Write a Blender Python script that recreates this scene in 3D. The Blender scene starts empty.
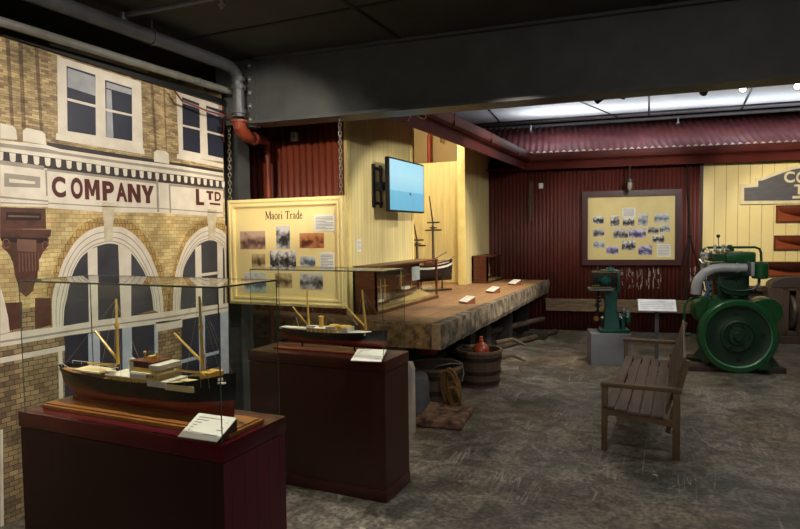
import bpy, bmesh, math, random
from mathutils import Vector, Matrix
from math import pi, sin, cos, radians, sqrt
rnd = random.Random(7)
C = bpy.context.scene.collection

# ------------------------------------------------------------ materials
def lin(c):
    return c/12.92 if c <= .04045 else ((c+.055)/1.055)**2.4
def rgb(h):
    h = h.lstrip('#'); return tuple(lin(int(h[i:i+2], 16)/255) for i in (0, 2, 4)) + (1,)
MATS = {}
def mat(name, col, rough=.6, metal=0., col2=None, scale=8., contrast=.5, stretch=(1, 1, 1), bump=0., bscale=None, emit=0, spec=.5, detail=4, world=False):
    if name in MATS: return MATS[name]
    m = bpy.data.materials.new(name); m.use_nodes = True; nt = m.node_tree; N = nt.nodes; L = nt.links
    b = N['Principled BSDF']; b.inputs['Roughness'].default_value = rough; b.inputs['Metallic'].default_value = metal
    b.inputs['Specular IOR Level'].default_value = spec
    tc = N.new('ShaderNodeTexCoord'); mp = N.new('ShaderNodeMapping'); mp.inputs['Scale'].default_value = stretch
    L.new(tc.outputs['Object'], mp.inputs[0])
    no = N.new('ShaderNodeTexNoise'); no.inputs['Scale'].default_value = scale; no.inputs['Detail'].default_value = detail
    L.new(mp.outputs[0], no.inputs['Vector'])
    cr = N.new('ShaderNodeValToRGB'); w = .5-.5*min(contrast, .98)
    cr.color_ramp.elements[0].position = .5-.35*(1-contrast*.8); cr.color_ramp.elements[1].position = .5+.35*(1-contrast*.8)
    c1 = rgb(col); c2 = rgb(col2) if col2 else tuple(min(1, v*.72) for v in c1[:3])+(1,)
    cr.color_ramp.elements[0].color = c2; cr.color_ramp.elements[1].color = c1
    L.new(no.outputs['Fac'], cr.inputs[0]); L.new(cr.outputs[0], b.inputs['Base Color'])
    if bump:
        n2 = N.new('ShaderNodeTexNoise'); n2.inputs['Scale'].default_value = bscale or scale*4; n2.inputs['Detail'].default_value = 6
        L.new(mp.outputs[0], n2.inputs['Vector'])
        bp = N.new('ShaderNodeBump'); bp.inputs['Strength'].default_value = bump; bp.inputs['Distance'].default_value = .01
        L.new(n2.outputs['Fac'], bp.inputs['Height']); L.new(bp.outputs[0], b.inputs['Normal'])
    if emit:
        L.new(cr.outputs[0], b.inputs['Emission Color']); b.inputs['Emission Strength'].default_value = emit
    MATS[name] = m
    return m
def glass_mat(name, tint, rough=.0, base=.04, gain=1.0):
    m = bpy.data.materials.new(name); m.use_nodes = True; nt = m.node_tree; N = nt.nodes; L = nt.links
    N.remove(N['Principled BSDF']); out = N['Material Output']
    t = N.new('ShaderNodeBsdfTransparent'); t.inputs[0].default_value = rgb(tint)
    g = N.new('ShaderNodeBsdfGlossy'); g.inputs['Roughness'].default_value = rough
    lw = N.new('ShaderNodeLayerWeight'); lw.inputs['Blend'].default_value = .5; pw = N.new('ShaderNodeMath'); pw.operation = 'POWER'; pw.inputs[1].default_value = 5; L.new(lw.outputs['Facing'], pw.inputs[0]); f = N.new('ShaderNodeMath'); f.operation = 'MULTIPLY_ADD'; f.inputs[1].default_value = .85; f.inputs[2].default_value = base; L.new(pw.outputs[0], f.inputs[0])
    mx = N.new('ShaderNodeMixShader'); L.new(f.outputs[0], mx.inputs[0]); L.new(t.outputs[0], mx.inputs[1]); L.new(g.outputs[0], mx.inputs[2])
    L.new(mx.outputs[0], out.inputs[0]); MATS[name] = m; return m
def board_mat(name, col, groove, pitch, axis='X', rough=.55, gap=.06, vary=.12, col2=None):
    """boards with dark joints every `pitch` metres along an object axis"""
    m = mat(name, col, rough, col2=col2, scale=3, contrast=.2, stretch=(4, 4, .6) if axis != 'Z' else (1, 1, 4))
    nt = m.node_tree; N = nt.nodes; L = nt.links; b = N['Principled BSDF']; src = b.inputs['Base Color'].links[0].from_socket
    tc = N.new('ShaderNodeTexCoord'); sp = N.new('ShaderNodeSeparateXYZ'); L.new(tc.outputs['Object'], sp.inputs[0])
    d = N.new('ShaderNodeMath'); d.operation = 'DIVIDE'; d.inputs[1].default_value = pitch; L.new(sp.outputs[axis], d.inputs[0])
    fr = N.new('ShaderNodeMath'); fr.operation = 'FRACT'; L.new(d.outputs[0], fr.inputs[0])
    lt = N.new('ShaderNodeMath'); lt.operation = 'LESS_THAN'; lt.inputs[1].default_value = gap; L.new(fr.outputs[0], lt.inputs[0])
    fl = N.new('ShaderNodeMath'); fl.operation = 'FLOOR'; L.new(d.outputs[0], fl.inputs[0])
    wn = N.new('ShaderNodeTexWhiteNoise'); wn.noise_dimensions = '1D'; L.new(fl.outputs[0], wn.inputs['W'])
    hs = N.new('ShaderNodeHueSaturation'); ma = N.new('ShaderNodeMath'); ma.operation = 'MULTIPLY_ADD'; ma.inputs[1].default_value = vary*2; ma.inputs[2].default_value = 1-vary
    L.new(wn.outputs['Value'], ma.inputs[0]); L.new(ma.outputs[0], hs.inputs['Value']); L.new(src, hs.inputs['Color'])
    mx = N.new('ShaderNodeMix'); mx.data_type = 'RGBA'; mx.inputs['B'].default_value = rgb(groove)
    L.new(lt.outputs[0], mx.inputs['Factor']); L.new(hs.outputs[0], mx.inputs['A']); L.new(mx.outputs['Result'], b.inputs['Base Color'])
    return m
def brick_mat(name, c1, c2, mortar, w, h, mort=.012, rough=.6, dark=None):
    m = bpy.data.materials.new(name); m.use_nodes = True; nt = m.node_tree; N = nt.nodes; L = nt.links; b = N['Principled BSDF']
    b.inputs['Roughness'].default_value = rough
    tc = N.new('ShaderNodeTexCoord'); sp = N.new('ShaderNodeSeparateXYZ'); cb = N.new('ShaderNodeCombineXYZ')
    L.new(tc.outputs['Object'], sp.inputs[0]); L.new(sp.outputs['Y'], cb.inputs['X']); L.new(sp.outputs['Z'], cb.inputs['Y'])
    n0 = N.new('ShaderNodeTexNoise'); n0.inputs['Scale'].default_value = 6; L.new(tc.outputs['Object'], n0.inputs['Vector'])
    ad = N.new('ShaderNodeMixRGB'); ad.blend_type = 'LINEAR_LIGHT'; ad.inputs[0].default_value = .008; L.new(cb.outputs[0], ad.inputs[1]); L.new(n0.outputs['Color'], ad.inputs[2])
    br = N.new('ShaderNodeTexBrick'); L.new(ad.outputs[0], br.inputs['Vector'])
    br.inputs['Color1'].default_value = rgb(c1); br.inputs['Color2'].default_value = rgb(c2); br.inputs['Mortar'].default_value = rgb(mortar)
    br.inputs['Scale'].default_value = 1; br.inputs['Brick Width'].default_value = w; br.inputs['Row Height'].default_value = h
    br.inputs['Mortar Size'].default_value = mort*h*4; br.inputs['Mortar Smooth'].default_value = .3; br.inputs['Bias'].default_value = -.1
    no = N.new('ShaderNodeTexNoise'); no.inputs['Scale'].default_value = 5; no.inputs['Detail'].default_value = 8; L.new(tc.outputs['Object'], no.inputs['Vector'])
    mr = N.new('ShaderNodeMapRange'); mr.inputs['From Min'].default_value = .3; mr.inputs['From Max'].default_value = .7; mr.inputs['To Min'].default_value = .55; mr.inputs['To Max'].default_value = 1.15
    L.new(no.outputs['Fac'], mr.inputs[0])
    mu = N.new('ShaderNodeMixRGB'); mu.blend_type = 'MULTIPLY'; mu.inputs[0].default_value = 1; L.new(br.outputs['Color'], mu.inputs[1]); L.new(mr.outputs[0], mu.inputs[2])
    L.new(mu.outputs[0], b.inputs['Base Color']); MATS[name] = m; return m
def photo_mat(name, dark, mid, light, seed, scale=14.):
    """a printed picture: sky above, broken dark shapes below, seen as blotches"""
    m = bpy.data.materials.new(name); m.use_nodes = True; nt = m.node_tree; N = nt.nodes; L = nt.links; b = N['Principled BSDF']
    b.inputs['Roughness'].default_value = .45
    tc = N.new('ShaderNodeTexCoord'); mp = N.new('ShaderNodeMapping'); mp.inputs['Location'].default_value = (seed*3.1, seed*1.7, seed*.9); L.new(tc.outputs['Object'], mp.inputs[0])
    no = N.new('ShaderNodeTexNoise'); no.inputs['Scale'].default_value = scale; no.inputs['Detail'].default_value = 6; no.inputs['Roughness'].default_value = .65; L.new(mp.outputs[0], no.inputs['Vector'])
    g = N.new('ShaderNodeSeparateXYZ'); L.new(tc.outputs['Generated'], g.inputs[0])
    ab = N.new('ShaderNodeMath'); ab.operation = 'SUBTRACT'; ab.inputs[1].default_value = .38; L.new(g.outputs['Z'], ab.inputs[0])
    a2 = N.new('ShaderNodeMath'); a2.operation = 'ABSOLUTE'; L.new(ab.outputs[0], a2.inputs[0])
    su = N.new('ShaderNodeMath'); su.operation = 'MULTIPLY_ADD'; su.inputs[1].default_value = .55; L.new(a2.outputs[0], su.inputs[0]); 
    s2 = N.new('ShaderNodeMath'); s2.operation = 'SUBTRACT'; s2.inputs[1].default_value = .13; L.new(no.outputs['Fac'], s2.inputs[0]); L.new(s2.outputs[0], su.inputs[2])
    cr = N.new('ShaderNodeValToRGB'); e = cr.color_ramp.elements; e[0].position = .36; e[0].color = rgb(dark); e[1].position = .66; e[1].color = rgb(light)
    k = e.new(.48); k.color = rgb(mid); L.new(su.outputs[0], cr.inputs[0]); L.new(cr.outputs[0], b.inputs['Base Color']); MATS[name] = m; return m

# ------------------------------------------------------------ mesh builder
def basis(d):
    d = Vector(d).normalized(); u = d.cross(Vector((0, 0, 1)))
    if u.length < 1e-4: u = d.cross(Vector((0, 1, 0)))
    u.normalize(); return u, d.cross(u).normalized(), d
WM = {}
class MB:
    def __init__(s, M=None): s.v = []; s.f = []; s.mi = []; s.M = M or Matrix.Identity(4); s.k = 0
    def add(s, vs, fs):
        o = len(s.v); s.v += [s.M @ Vector(p) for p in vs]; s.f += [tuple(i+o for i in f) for f in fs]; s.mi += [s.k]*len(fs); return s
    def box(s, a, b, bev=0.):
        x0, y0, z0 = [min(a[i], b[i]) for i in range(3)]; x1, y1, z1 = [max(a[i], b[i]) for i in range(3)]
        if bev <= 0:
            return s.add([(x0,y0,z0),(x1,y0,z0),(x1,y1,z0),(x0,y1,z0),(x0,y0,z1),(x1,y0,z1),(x1,y1,z1),(x0,y1,z1)],
                         [(0,3,2,1),(4,5,6,7),(0,1,5,4),(1,2,6,5),(2,3,7,6),(3,0,4,7)])
        bm = bmesh.new(); bmesh.ops.create_cube(bm, size=1)
        for v in bm.verts: v.co = Vector(((x0+x1)/2+v.co.x*(x1-x0), (y0+y1)/2+v.co.y*(y1-y0), (z0+z1)/2+v.co.z*(z1-z0)))
        bmesh.ops.bevel(bm, geom=list(bm.edges), offset=min(bev, .45*min(x1-x0, y1-y0, z1-z0)), segments=2, affect='EDGES', profile=.6)
        bm.verts.index_update(); s.add([v.co.copy() for v in bm.verts], [tuple(v.index for v in f.verts) for f in bm.faces]); bm.free(); return s
    def bar(s, p0, p1, w, h, up=(0, 0, 1)):
        p0, p1 = Vector(p0), Vector(p1); d = (p1-p0).normalized(); u = d.cross(Vector(up))
        if u.length < 1e-4: u = d.cross(Vector((0, 1, 0)))
        u.normalize(); v = u.cross(d).normalized(); vs = []
        for p in (p0, p1):
            for a, c in ((-1,-1),(1,-1),(1,1),(-1,1)): vs.append(p+u*a*w/2+v*c*h/2)
        return s.add(vs, [(0,3,2,1),(4,5,6,7),(0,1,5,4),(1,2,6,5),(2,3,7,6),(3,0,4,7)])
    def cyl(s, p0, p1, r0, r1=None, n=16, cap=True):
        r1 = r0 if r1 is None else r1; p0, p1 = Vector(p0), Vector(p1); u, v, d = basis(p1-p0); vs = []
        for p, r in ((p0, r0), (p1, r1)):
            for i in range(n): a = 2*pi*i/n; vs.append(p+(u*cos(a)+v*sin(a))*r)
        fs = [(i, (i+1) % n, n+(i+1) % n, n+i) for i in range(n)]
        if cap: fs += [tuple(range(n))[::-1], tuple(range(n, 2*n))]
        return s.add(vs, fs)
    def lathe(s, prof, o, ax=(0, 0, 1), n=24, closed=False):
        """prof = [(radius, along)], revolved about axis ax through o"""
        u, v, d = basis(ax); o = Vector(o); vs = []; fs = []
        for r, t in prof:
            for i in range(n): a = 2*pi*i/n; vs.append(o+d*t+(u*cos(a)+v*sin(a))*max(r, 1e-5))
        m = len(prof)
        for j in range(m if closed else m-1):
            k = (j+1) % m
            for i in range(n): fs.append((j*n+i, j*n+(i+1) % n, k*n+(i+1) % n, k*n+i))
        if not closed:
            if prof[0][0] > 1e-4: fs.append(tuple(range(n))[::-1])
            if prof[-1][0] > 1e-4: fs.append(tuple(range((m-1)*n, m*n)))
        return s.add(vs, fs)
    def tube(s, pts, r, n=10, closed=False):
        pts = [Vector(p) for p in pts]; m = len(pts); rs = r if isinstance(r, (list, tuple)) else [r]*m; vs = []; fs = []; pu = None
        for j, p in enumerate(pts):
            if closed: d = pts[(j+1) % m]-pts[j-1]
            else: d = pts[min(j+1, m-1)]-pts[max(j-1, 0)]
            d.normalize()
            if pu is None: u, v, _ = basis(d)
            else:
                u = pu-d*pu.dot(d); u.normalize(); v = d.cross(u)
            pu = u
            for i in range(n): a = 2*pi*i/n; vs.append(p+(u*cos(a)+v*sin(a))*rs[j])
        for j in range(m if closed else m-1):
            k = (j+1) % m
            for i in range(n): fs.append((j*n+i, j*n+(i+1) % n, k*n+(i+1) % n, k*n+i))
        if not closed: fs += [tuple(range(n))[::-1], tuple(range((m-1)*n, m*n))]
        return s.add(vs, fs)
    def sph(s, c, r, n=12, sq=(1, 1, 1)):
        c = Vector(c); vs = []; fs = []; m = n//2
        for j in range(m+1):
            t = pi*j/m
            for i in range(n): a = 2*pi*i/n; vs.append(c+Vector((sin(t)*cos(a)*r*sq[0], sin(t)*sin(a)*r*sq[1], cos(t)*r*sq[2])))
        for j in range(m):
            for i in range(n): fs.append((j*n+i, (j+1)*n+i, (j+1)*n+(i+1) % n, j*n+(i+1) % n))
        return s.add(vs, fs)
    def prism(s, poly, fr, d0, d1):
        """poly of (a,b); fr(a,b,d)->point, solid between d0 and d1"""
        n = len(poly); vs = [fr(a, b, d0) for a, b in poly]+[fr(a, b, d1) for a, b in poly]
        return s.add(vs, [tuple(range(n))[::-1], tuple(range(n, 2*n))]+[(i, (i+1) % n, n+(i+1) % n, n+i) for i in range(n)])
    def rframe(s, a0, b0, a1, b1, w, fr, d0, d1):
        for q in (((a0, b0), (a1, b0+w)), ((a0, b1-w), (a1, b1)), ((a0, b0+w), (a0+w, b1-w)), ((a1-w, b0+w), (a1, b1-w))):
            s.prism([q[0], (q[1][0], q[0][1]), q[1], (q[0][0], q[1][1])], fr, d0, d1)
        return s
    def ribbon(s, pts, w, fr, d0, d1, closed=False):
        """flat band of width w along a 2-D polyline, as a solid"""
        P = [Vector((a, b)) for a, b in pts]; n = len(P); ws = w if isinstance(w, list) else [w]*n; Lf = []; Rt = []
        for i, p in enumerate(P):
            d = (P[min(i+1, n-1)]-P[max(i-1, 0)]).normalized(); nn = Vector((-d.y, d.x)); Lf.append(p+nn*ws[i]/2); Rt.append(p-nn*ws[i]/2)
        for i in range(n-1): s.prism([tuple(Lf[i]), tuple(Lf[i+1]), tuple(Rt[i+1]), tuple(Rt[i])], fr, d0, d1)
        return s
    def build(s, name, mats, parent=None, smooth=True, bevel=0):
        me = bpy.data.meshes.new(name); V = s.v
        if parent is not None:
            Mi = WM[parent.name].inverted(); V = [Mi @ p for p in V]
        me.from_pydata([tuple(p) for p in V], [], s.f)
        for m in (mats if isinstance(mats, (list, tuple)) else [mats]): me.materials.append(m)
        me.polygons.foreach_set('material_index', s.mi); me.update()
        bm = bmesh.new(); bm.from_mesh(me); bmesh.ops.recalc_face_normals(bm, faces=bm.faces); bm.to_mesh(me); bm.free()
        if smooth:
            me.polygons.foreach_set('use_smooth', [True]*len(me.polygons))
            try: me.set_sharp_from_angle(angle=radians(35))
            except Exception: pass
        o = bpy.data.objects.new(name, me); C.objects.link(o)
        if parent is not None: o.parent = parent; WM[o.name] = WM[parent.name].copy()
        else: WM[o.name] = Matrix.Identity(4)
        if bevel:
            b = o.modifiers.new('bevel', 'BEVEL'); b.width = bevel; b.segments = 2; b.limit_method = 'ANGLE'
        return o
def thing(name, label, cat, loc, rz=0, group=None):
    o = bpy.data.objects.new(name, None); C.objects.link(o); o.location = loc; o.rotation_euler = (0, 0, rz)
    o.empty_display_size = .1; WM[o.name] = Matrix.Translation(loc) @ Matrix.Rotation(rz, 4, 'Z')
    o['label'] = label; o['category'] = cat
    if group: o['group'] = group
    return o
def tag(o, label, cat, group=None):
    o['label'] = label; o['category'] = cat
    if group: o['group'] = group
    return o
def struct(o): o['kind'] = 'structure'; return o
def text_mesh(txt, size, bold=0., space=1.):
    cu = bpy.data.curves.new('t', 'FONT'); cu.body = txt; cu.size = size; cu.offset = bold; cu.space_character = space
    o = bpy.data.objects.new('t', cu); C.objects.link(o); dg = bpy.context.evaluated_depsgraph_get()
    me = bpy.data.meshes.new_from_object(o.evaluated_get(dg)); bpy.data.objects.remove(o)
    vs = [(v.co.x, v.co.y) for v in me.vertices]; fs = [tuple(p.vertices) for p in me.polygons]; return vs, fs
def put_text(mb, txt, box, fr, d, bold=0.):
    """letters stretched to fill box (a0,b0,a1,b1)"""
    vs, fs = text_mesh(txt, 1., bold); a = [v[0] for v in vs]; b = [v[1] for v in vs]
    a0, a1, b0, b1 = min(a), max(a), min(b), max(b)
    mb.add([fr(box[0]+(x-a0)/(a1-a0)*(box[2]-box[0]), box[1]+(y-b0)/(b1-b0)*(box[3]-box[1]), d) for x, y in vs], fs)

# ------------------------------------------------------------ palette
m_iron = mat('dark_grey_paint', '#4c4e4e', .5, .1, '#3e4040', 5)
m_pipe_l = mat('silver_pipe', '#8d8c85', .4, .3, '#77766f', 10)
m_pipe_d = mat('grey_pipe', '#55575a', .45, .2, '#44464a', 8)
m_redoxide = mat('red_oxide_pipe', '#8a3a22', .5, 0, '#6c2a1a', 12)
m_chain = mat('chain_steel', '#8d8470', .5, .3, '#5a5243', 60)
m_redwall = mat('dark_red_corrugated_iron', '#5a2118', .6, .0, '#471a12', 3, stretch=(1, 1, .4))
m_fascia = mat('dark_red_fascia', '#581c14', .7, .0, '#471610', 4, spec=.2)
m_gutter = mat('dark_red_gutter', '#5c231d', .6, .0, '#4a1b17', 4, spec=.3)
m_roof = mat('red_roofing_iron', '#7a3f40', .5, 0, '#5f3034', 4)
m_litedge = mat('roof_edge_highlight', '#c9b9ae', .5)  # light along the lower roof edge, painted as a pale colour
m_ceil_w = mat('white_ceiling_board', '#e4e6e8', .8, col2='#c9cdd1', scale=1.2, contrast=.1)
m_black = mat('black', '#0c0c0c', .5)
m_darkceil = mat('charcoal_ceiling', '#3f3d3a', .85, 0, '#33312f', 2)
m_white = mat('white_print', '#e8e8e4', .5, col2='#dcdcd6')
m_ink = mat('grey_print', '#8a8a88', .6)
m_glass = glass_mat('case_glass', '#fbfdfc', base=.018)
m_glassedge = mat('glass_edge', '#55635c', .15, .0, '#39443f', 9)
m_brown = mat('varnished_brown_wood', '#5a2e1a', .35, 0, '#3f1e11', 6, stretch=(1, 1, 8), bump=.1)
m_honey = mat('honey_baseboard_wood', '#a06a35', .35, 0, '#84532a', 6, stretch=(1, 9, 9))

def fx(a, b, d): return (d, a, b)            # drawing frames: (y, z) on a wall facing +x
AB = radians(10); UB = Vector((cos(AB), sin(AB), 0)); NB = Vector((sin(AB), -cos(AB), 0)); OB = Vector((-1.838, 11.541, 0))
def fb(a, b, d): return OB+UB*a+NB*d+Vector((0, 0, b))   # the back wall: along, up, out
def fy(Y):
    return lambda a, b, d: (a, Y-d, b)       # a face looking towards -y

# ------------------------------------------------------------ floor and ceilings
def floor_material():
    m = bpy.data.materials.new('worn_concrete'); m.use_nodes = True; nt = m.node_tree; N = nt.nodes; L = nt.links; b = N['Principled BSDF']
    tc = N.new('ShaderNodeTexCoord')
    def noise(sc, det=5, st=(1, 1, 1), rot=0, dist=0):
        mp = N.new('ShaderNodeMapping'); mp.inputs['Scale'].default_value = st; mp.inputs['Rotation'].default_value = (0, 0, rot); L.new(tc.outputs['Object'], mp.inputs[0])
        n = N.new('ShaderNodeTexNoise'); n.inputs['Scale'].default_value = sc; n.inputs['Detail'].default_value = det; n.inputs['Distortion'].default_value = dist; L.new(mp.outputs[0], n.inputs['Vector']); return n.outputs['Fac']
    def ramp(src, els):
        r = N.new('ShaderNodeValToRGB'); e = r.color_ramp.elements
        e[0].position = els[0][0]; e[0].color = els[0][1]; e[1].position = els[1][0]; e[1].color = els[1][1]
        for p, c in els[2:]: k = e.new(p); k.color = c
        L.new(src, r.inputs[0]); return r.outputs[0]
    def mix(f, a, c, mode='MIX'):
        x = N.new('ShaderNodeMixRGB'); x.blend_type = mode
        if isinstance(f, float): x.inputs[0].default_value = f
        else: L.new(f, x.inputs[0])
        for s, i in ((a, 1), (c, 2)):
            if isinstance(s, tuple): x.inputs[i].default_value = s
            else: L.new(s, x.inputs[i])
        return x.outputs[0]
    base = ramp(noise(1.1, 8, dist=.4), [(.36, rgb('#4a4843')), (.66, rgb('#7b766c'))])
    br = ramp(noise(.45, 3), [(.45, (0, 0, 0, 1)), (.62, (1, 1, 1, 1))])
    base = mix(br, base, mix(.5, base, rgb('#6d5a42')))
    grit = ramp(noise(30, 6), [(.38, (.45, .45, .45, 1)), (.62, (1.35, 1.35, 1.35, 1))]); base = mix(.8, base, grit, 'MULTIPLY')
    patch = ramp(noise(3, 10, dist=2.5), [(.42, (.5, .5, .5, 1)), (.58, (1.15, 1.15, 1.15, 1))]); base = mix(.85, base, patch, 'MULTIPLY')
    def scratch(rot, seed, thr):
        n = noise(2.2+seed, 3, (1, .10, 1), rot, 1.2)
        a = N.new('ShaderNodeMath'); a.operation = 'SUBTRACT'; a.inputs[1].default_value = .5; L.new(n, a.inputs[0])
        c = N.new('ShaderNodeMath'); c.operation = 'ABSOLUTE'; L.new(a.outputs[0], c.inputs[0])
        r = ramp(c.outputs[0], [(0, (1, 1, 1, 1)), (thr, (0, 0, 0, 1))])
        g = ramp(noise(1.3+seed, 5), [(.5, (0, 0, 0, 1)), (.62, (1, 1, 1, 1))]); return mix(1., r, g, 'MULTIPLY')
    for rot, sd, th in ((.4, .0, .006), (1.5, .7, .005), (-.9, 1.3, .005), (2.3, 1.9, .004)):
        base = mix(scratch(rot, sd, th), base, rgb('#8c8880'))
    fl = ramp(noise(16, 6, dist=.6), [(.70, (0, 0, 0, 1)), (.74, (1, 1, 1, 1))]); base = mix(fl, base, rgb('#97938a'))
    L.new(base, b.inputs['Base Color'])
    ro = ramp(noise(2, 5), [(.3, (.34, .34, .34, 1)), (.7, (.62, .62, .62, 1))]); L.new(ro, b.inputs['Roughness'])
    bp = N.new('ShaderNodeBump'); bp.inputs['Strength'].default_value = .35; bp.inputs['Distance'].default_value = .01; L.new(noise(14, 8), bp.inputs['Height']); L.new(bp.outputs[0], b.inputs['Normal'])
    return m
struct(MB().box((-6.2, -4, -.1), (7, 16, 0)).build('floor', floor_material(), smooth=False))
struct(MB().box((-6.2, -4, 3.50), (7, 5.6, 3.6)).build('ceiling', m_darkceil, smooth=False))
seams = MB()
for y in (1.2, 2.6, 4.0): seams.box((-6, y, 3.490), (7, y+.03, 3.4995))
for xx in (-2.2, -.2, 1.9): seams.box((xx, -2, 3.488), (xx+.03, 5, 3.4995))
struct(seams.build('trim_1', mat('dark_seam', '#1a1a19', .8)))
struct(MB().box((-6.2, 5.6, 3.5), (7, 5.7, 4.42)).build('wall_upper', m_darkceil))
# far white ceiling of big boards with dark joints
fc = MB()
cE = [(-3.985, 12.261), (1.908, 12.878)]; ce = Vector(cE[1])-Vector(cE[0]); c0 = Vector(cE[0])-ce*.4; c1 = Vector(cE[0])+ce*1.9
fc.k = 0; fc.prism([(c0.x, 5.7), (c1.x, 5.7), tuple(c1), tuple(c0)], lambda a, b, d: (a, b, d), 4.0, 4.06); fc.k = 1
for q in ([(-1.682, 10.041), (-1.096, 12.462)], [(-0.449, 10.160), (-0.550, 12.533)], [(0.986, 10.494), (0.992, 13.042)], [(-2.996, 9.754), (-3.244, 11.883)]):
    A_, B_ = Vector(q[0]), Vector(q[1]); fc.bar((A_.x, A_.y, 3.996), (B_.x, B_.y, 3.996), .03, .012)
fc.bar((cE[0][0], cE[0][1]-.45, 3.985), (cE[1][0]+.2, cE[1][1]-.45, 3.985), .03, .03)
struct(fc.build('ceiling', [m_ceil_w, m_black], smooth=False))
struct(MB().box((-6.2, 5.6, 4.40), (7, 16.1, 4.48)).build('ceiling', m_darkceil, smooth=False))
struct(MB().box((-6.2, 16, 0), (7, 16.1, 4.4)).build('wall_rear', m_darkceil))
struct(MB().box((-6.3, -4, 0), (-6.2, 16, 4.4)).build('wall_far_left', m_darkceil))
struct(MB().box((-4.85, -4, 0), (-4.75, 5.55, 3.5)).build('wall_left', m_darkceil))
struct(MB().box((7, -4, 0), (7.1, 16, 4.4)).build('wall_right', mat('dim_wall', '#4a4640', .8)))
struct(MB().box((-6.2, -4.1, 0), (7, -4, 3.5)).build('wall_front', mat('dim_wall', '#4a4640', .8)))

# ------------------------------------------------------------ red corrugated end wall and cream side wall of the shed
def corrugated(name, fr, a0, a1, z0, z1, pitch, amp, m, thick=.012, parent=None, tilt=None, lift=0):
    mb = MB(); n = int((a1-a0)/pitch*6)+1; vs = []; fs = []
    for i in range(n+1):
        a = a0+(a1-a0)*i/n; d = amp*cos(2*pi*a/pitch)
        for b, z in ((0, z0), (1, z1)):
            if tilt is None: vs.append(fr(a, z, d))
            else: vs.append(tilt(a, b, d))
    for i in range(n): fs.append((2*i, 2*i+2, 2*i+3, 2*i+1))
    mb.add(vs, fs); o = mb.build(name, m, parent)
    s = o.modifiers.new('solid', 'SOLIDIFY'); s.thickness = thick; return o
XB = -3.30; YB = 5.86
m_redpaint = mat('brick_red_corrugated_iron', '#98472f', .55, .0, '#7f3823', 3, stretch=(1, 1, .4))
struct(corrugated('wall_shed_end', fy(YB+.03), -4.75, XB-.09, .952, 3.44, .085, .014, m_redpaint))
struct(MB().box((XB-.10, YB-.02, 0), (XB-.035, YB+.06, 3.42)).build('trim_2', mat('red_corner_board', '#6f2a1e', .5)))
m_cream = board_mat('cream_boards', '#e3d49a', '#b9a870', .075, 'Y', .55, .10, .04)
m_cream_tr = mat('cream_trim', '#e6d48c', .5, col2='#dbc880')
YJ1, YJ2 = 7.63, 9.84
struct(MB().box((XB-.08, YB+.0, .95), (XB, YJ1, 3.42)).build('wall_shed_side', m_cream, smooth=False))
struct(MB().box((XB-.08, YJ2, .95), (XB, 11.42, 3.42)).build('wall_shed_side', m_cream, smooth=False))
struct(MB().box((XB-.03, YB-.03, .951), (XB+.012, YB+.03, 3.42)).build('trim_3', m_cream_tr))
struct(MB().box((XB-.12, YJ2-.02, .951), (XB+.012, YJ2+.012, 3.42), .004).build('trim_4', m_cream_tr))
struct(MB().box((XB-.12, YJ1-.05, .951), (XB+.012, YJ1+.01, 3.42), .004).build('trim_5', m_cream_tr))
struct(MB().box((XB-1.4, 10.25, .9), (XB-.1, 10.30, 3.09)).build('wall_partition', board_mat('cream_partition', '#e8d898', '#cbb676', .12, 'X', .5, .06, .03), smooth=False))
struct(MB().box((XB-1.5, YJ1, .9), (XB-1.42, 10.3, 3.85)).build('wall_recess', m_cream, smooth=False))
struct(MB().prism([(XB-1.5, .9), (XB-.08, .9), (XB-.08, 3.44), (XB-1.5, 3.9)], fy(11.2), -.08, 0).build('wall_recess_rear', mat('warm_board', '#e0c28a', .6, col2='#d4b47c', scale=2)))
# ------------------------------------------------------------ back wall
def LB(u0): return u0
UC = (2.228, 1.475)[0]
struct(corrugated('wall_back', fb, -1.75, UC-.03, 0, 3.15, .068, .011, m_redwall))
struct(MB().prism([(UC-.05, 0), (UC, 0), (UC, 3.1), (UC-.05, 3.1)], fb, -.02, .04).build('trim_6', mat('dark_corner_post', '#35160f', .5)))
m_creamB = mat('cream_wide_boards', '#ded09c', .5, col2='#d8c784', scale=2, contrast=.2)
cb_ = MB(); w = .185; u = UC
while u < 6.6:
    cb_.prism([(u+.005, 0), (u+w-.005, 0), (u+w-.005, 3.1), (u+.005, 3.1)], fb, -.02, .012); u += w
cb_.k = 1; cb_.prism([(UC, 0), (6.7, 0), (6.7, 3.1), (UC, 3.1)], fb, -.04, .004)
struct(cb_.build('wall_back_right', [m_creamB, mat('cream_joint', '#a8986a', .6)], smooth=False))
# scraped paint on the red wall under the display board
sc = MB(); r2 = random.Random(3); su = [q[0] for q in [(0.822, 0.938), (0.907, 0.938), (1.010, 0.939), (1.078, 0.940), (1.179, 0.940), (1.230, 0.941), (1.348, 0.941), (1.448, 0.942), (1.531, 0.943), (2.041, 0.946), (2.106, 0.947)]]
for i in range(150):
    k_ = min(len(su)-1, int(r2.random()**.9*len(su))); u = su[k_]+r2.uniform(-.028, .028); z0 = r2.uniform(.76, 1.12); hh = r2.uniform(.015, .11)
    if z0+hh > 1.2: continue
    dd_ = .0015+.011*cos(2*pi*u/.068)
    dd_ += .0145; sc.prism([(u, z0), (u+r2.uniform(.004, .013), z0+.004), (u+r2.uniform(.003, .011), z0+hh), (u-.003, z0+hh*.9)], fb, dd_-.004, dd_)
o = struct(sc.build('trim_7', mat('scraped_primer', '#a89c94', .8)))
# rubbing timber along the back wall
m_oldtimber = mat('weathered_timber', '#7d6a50', .85, 0, '#4d3f2e', 5, contrast=.6, stretch=(1, 1, 9), bump=.6)
struct(MB().prism([(-.44, .365), (UC+.1, .365), (UC+.1, .585), (-.44, .59)], fb, .02, .13).build('trim_8', m_oldtimber, bevel=.008))

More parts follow.
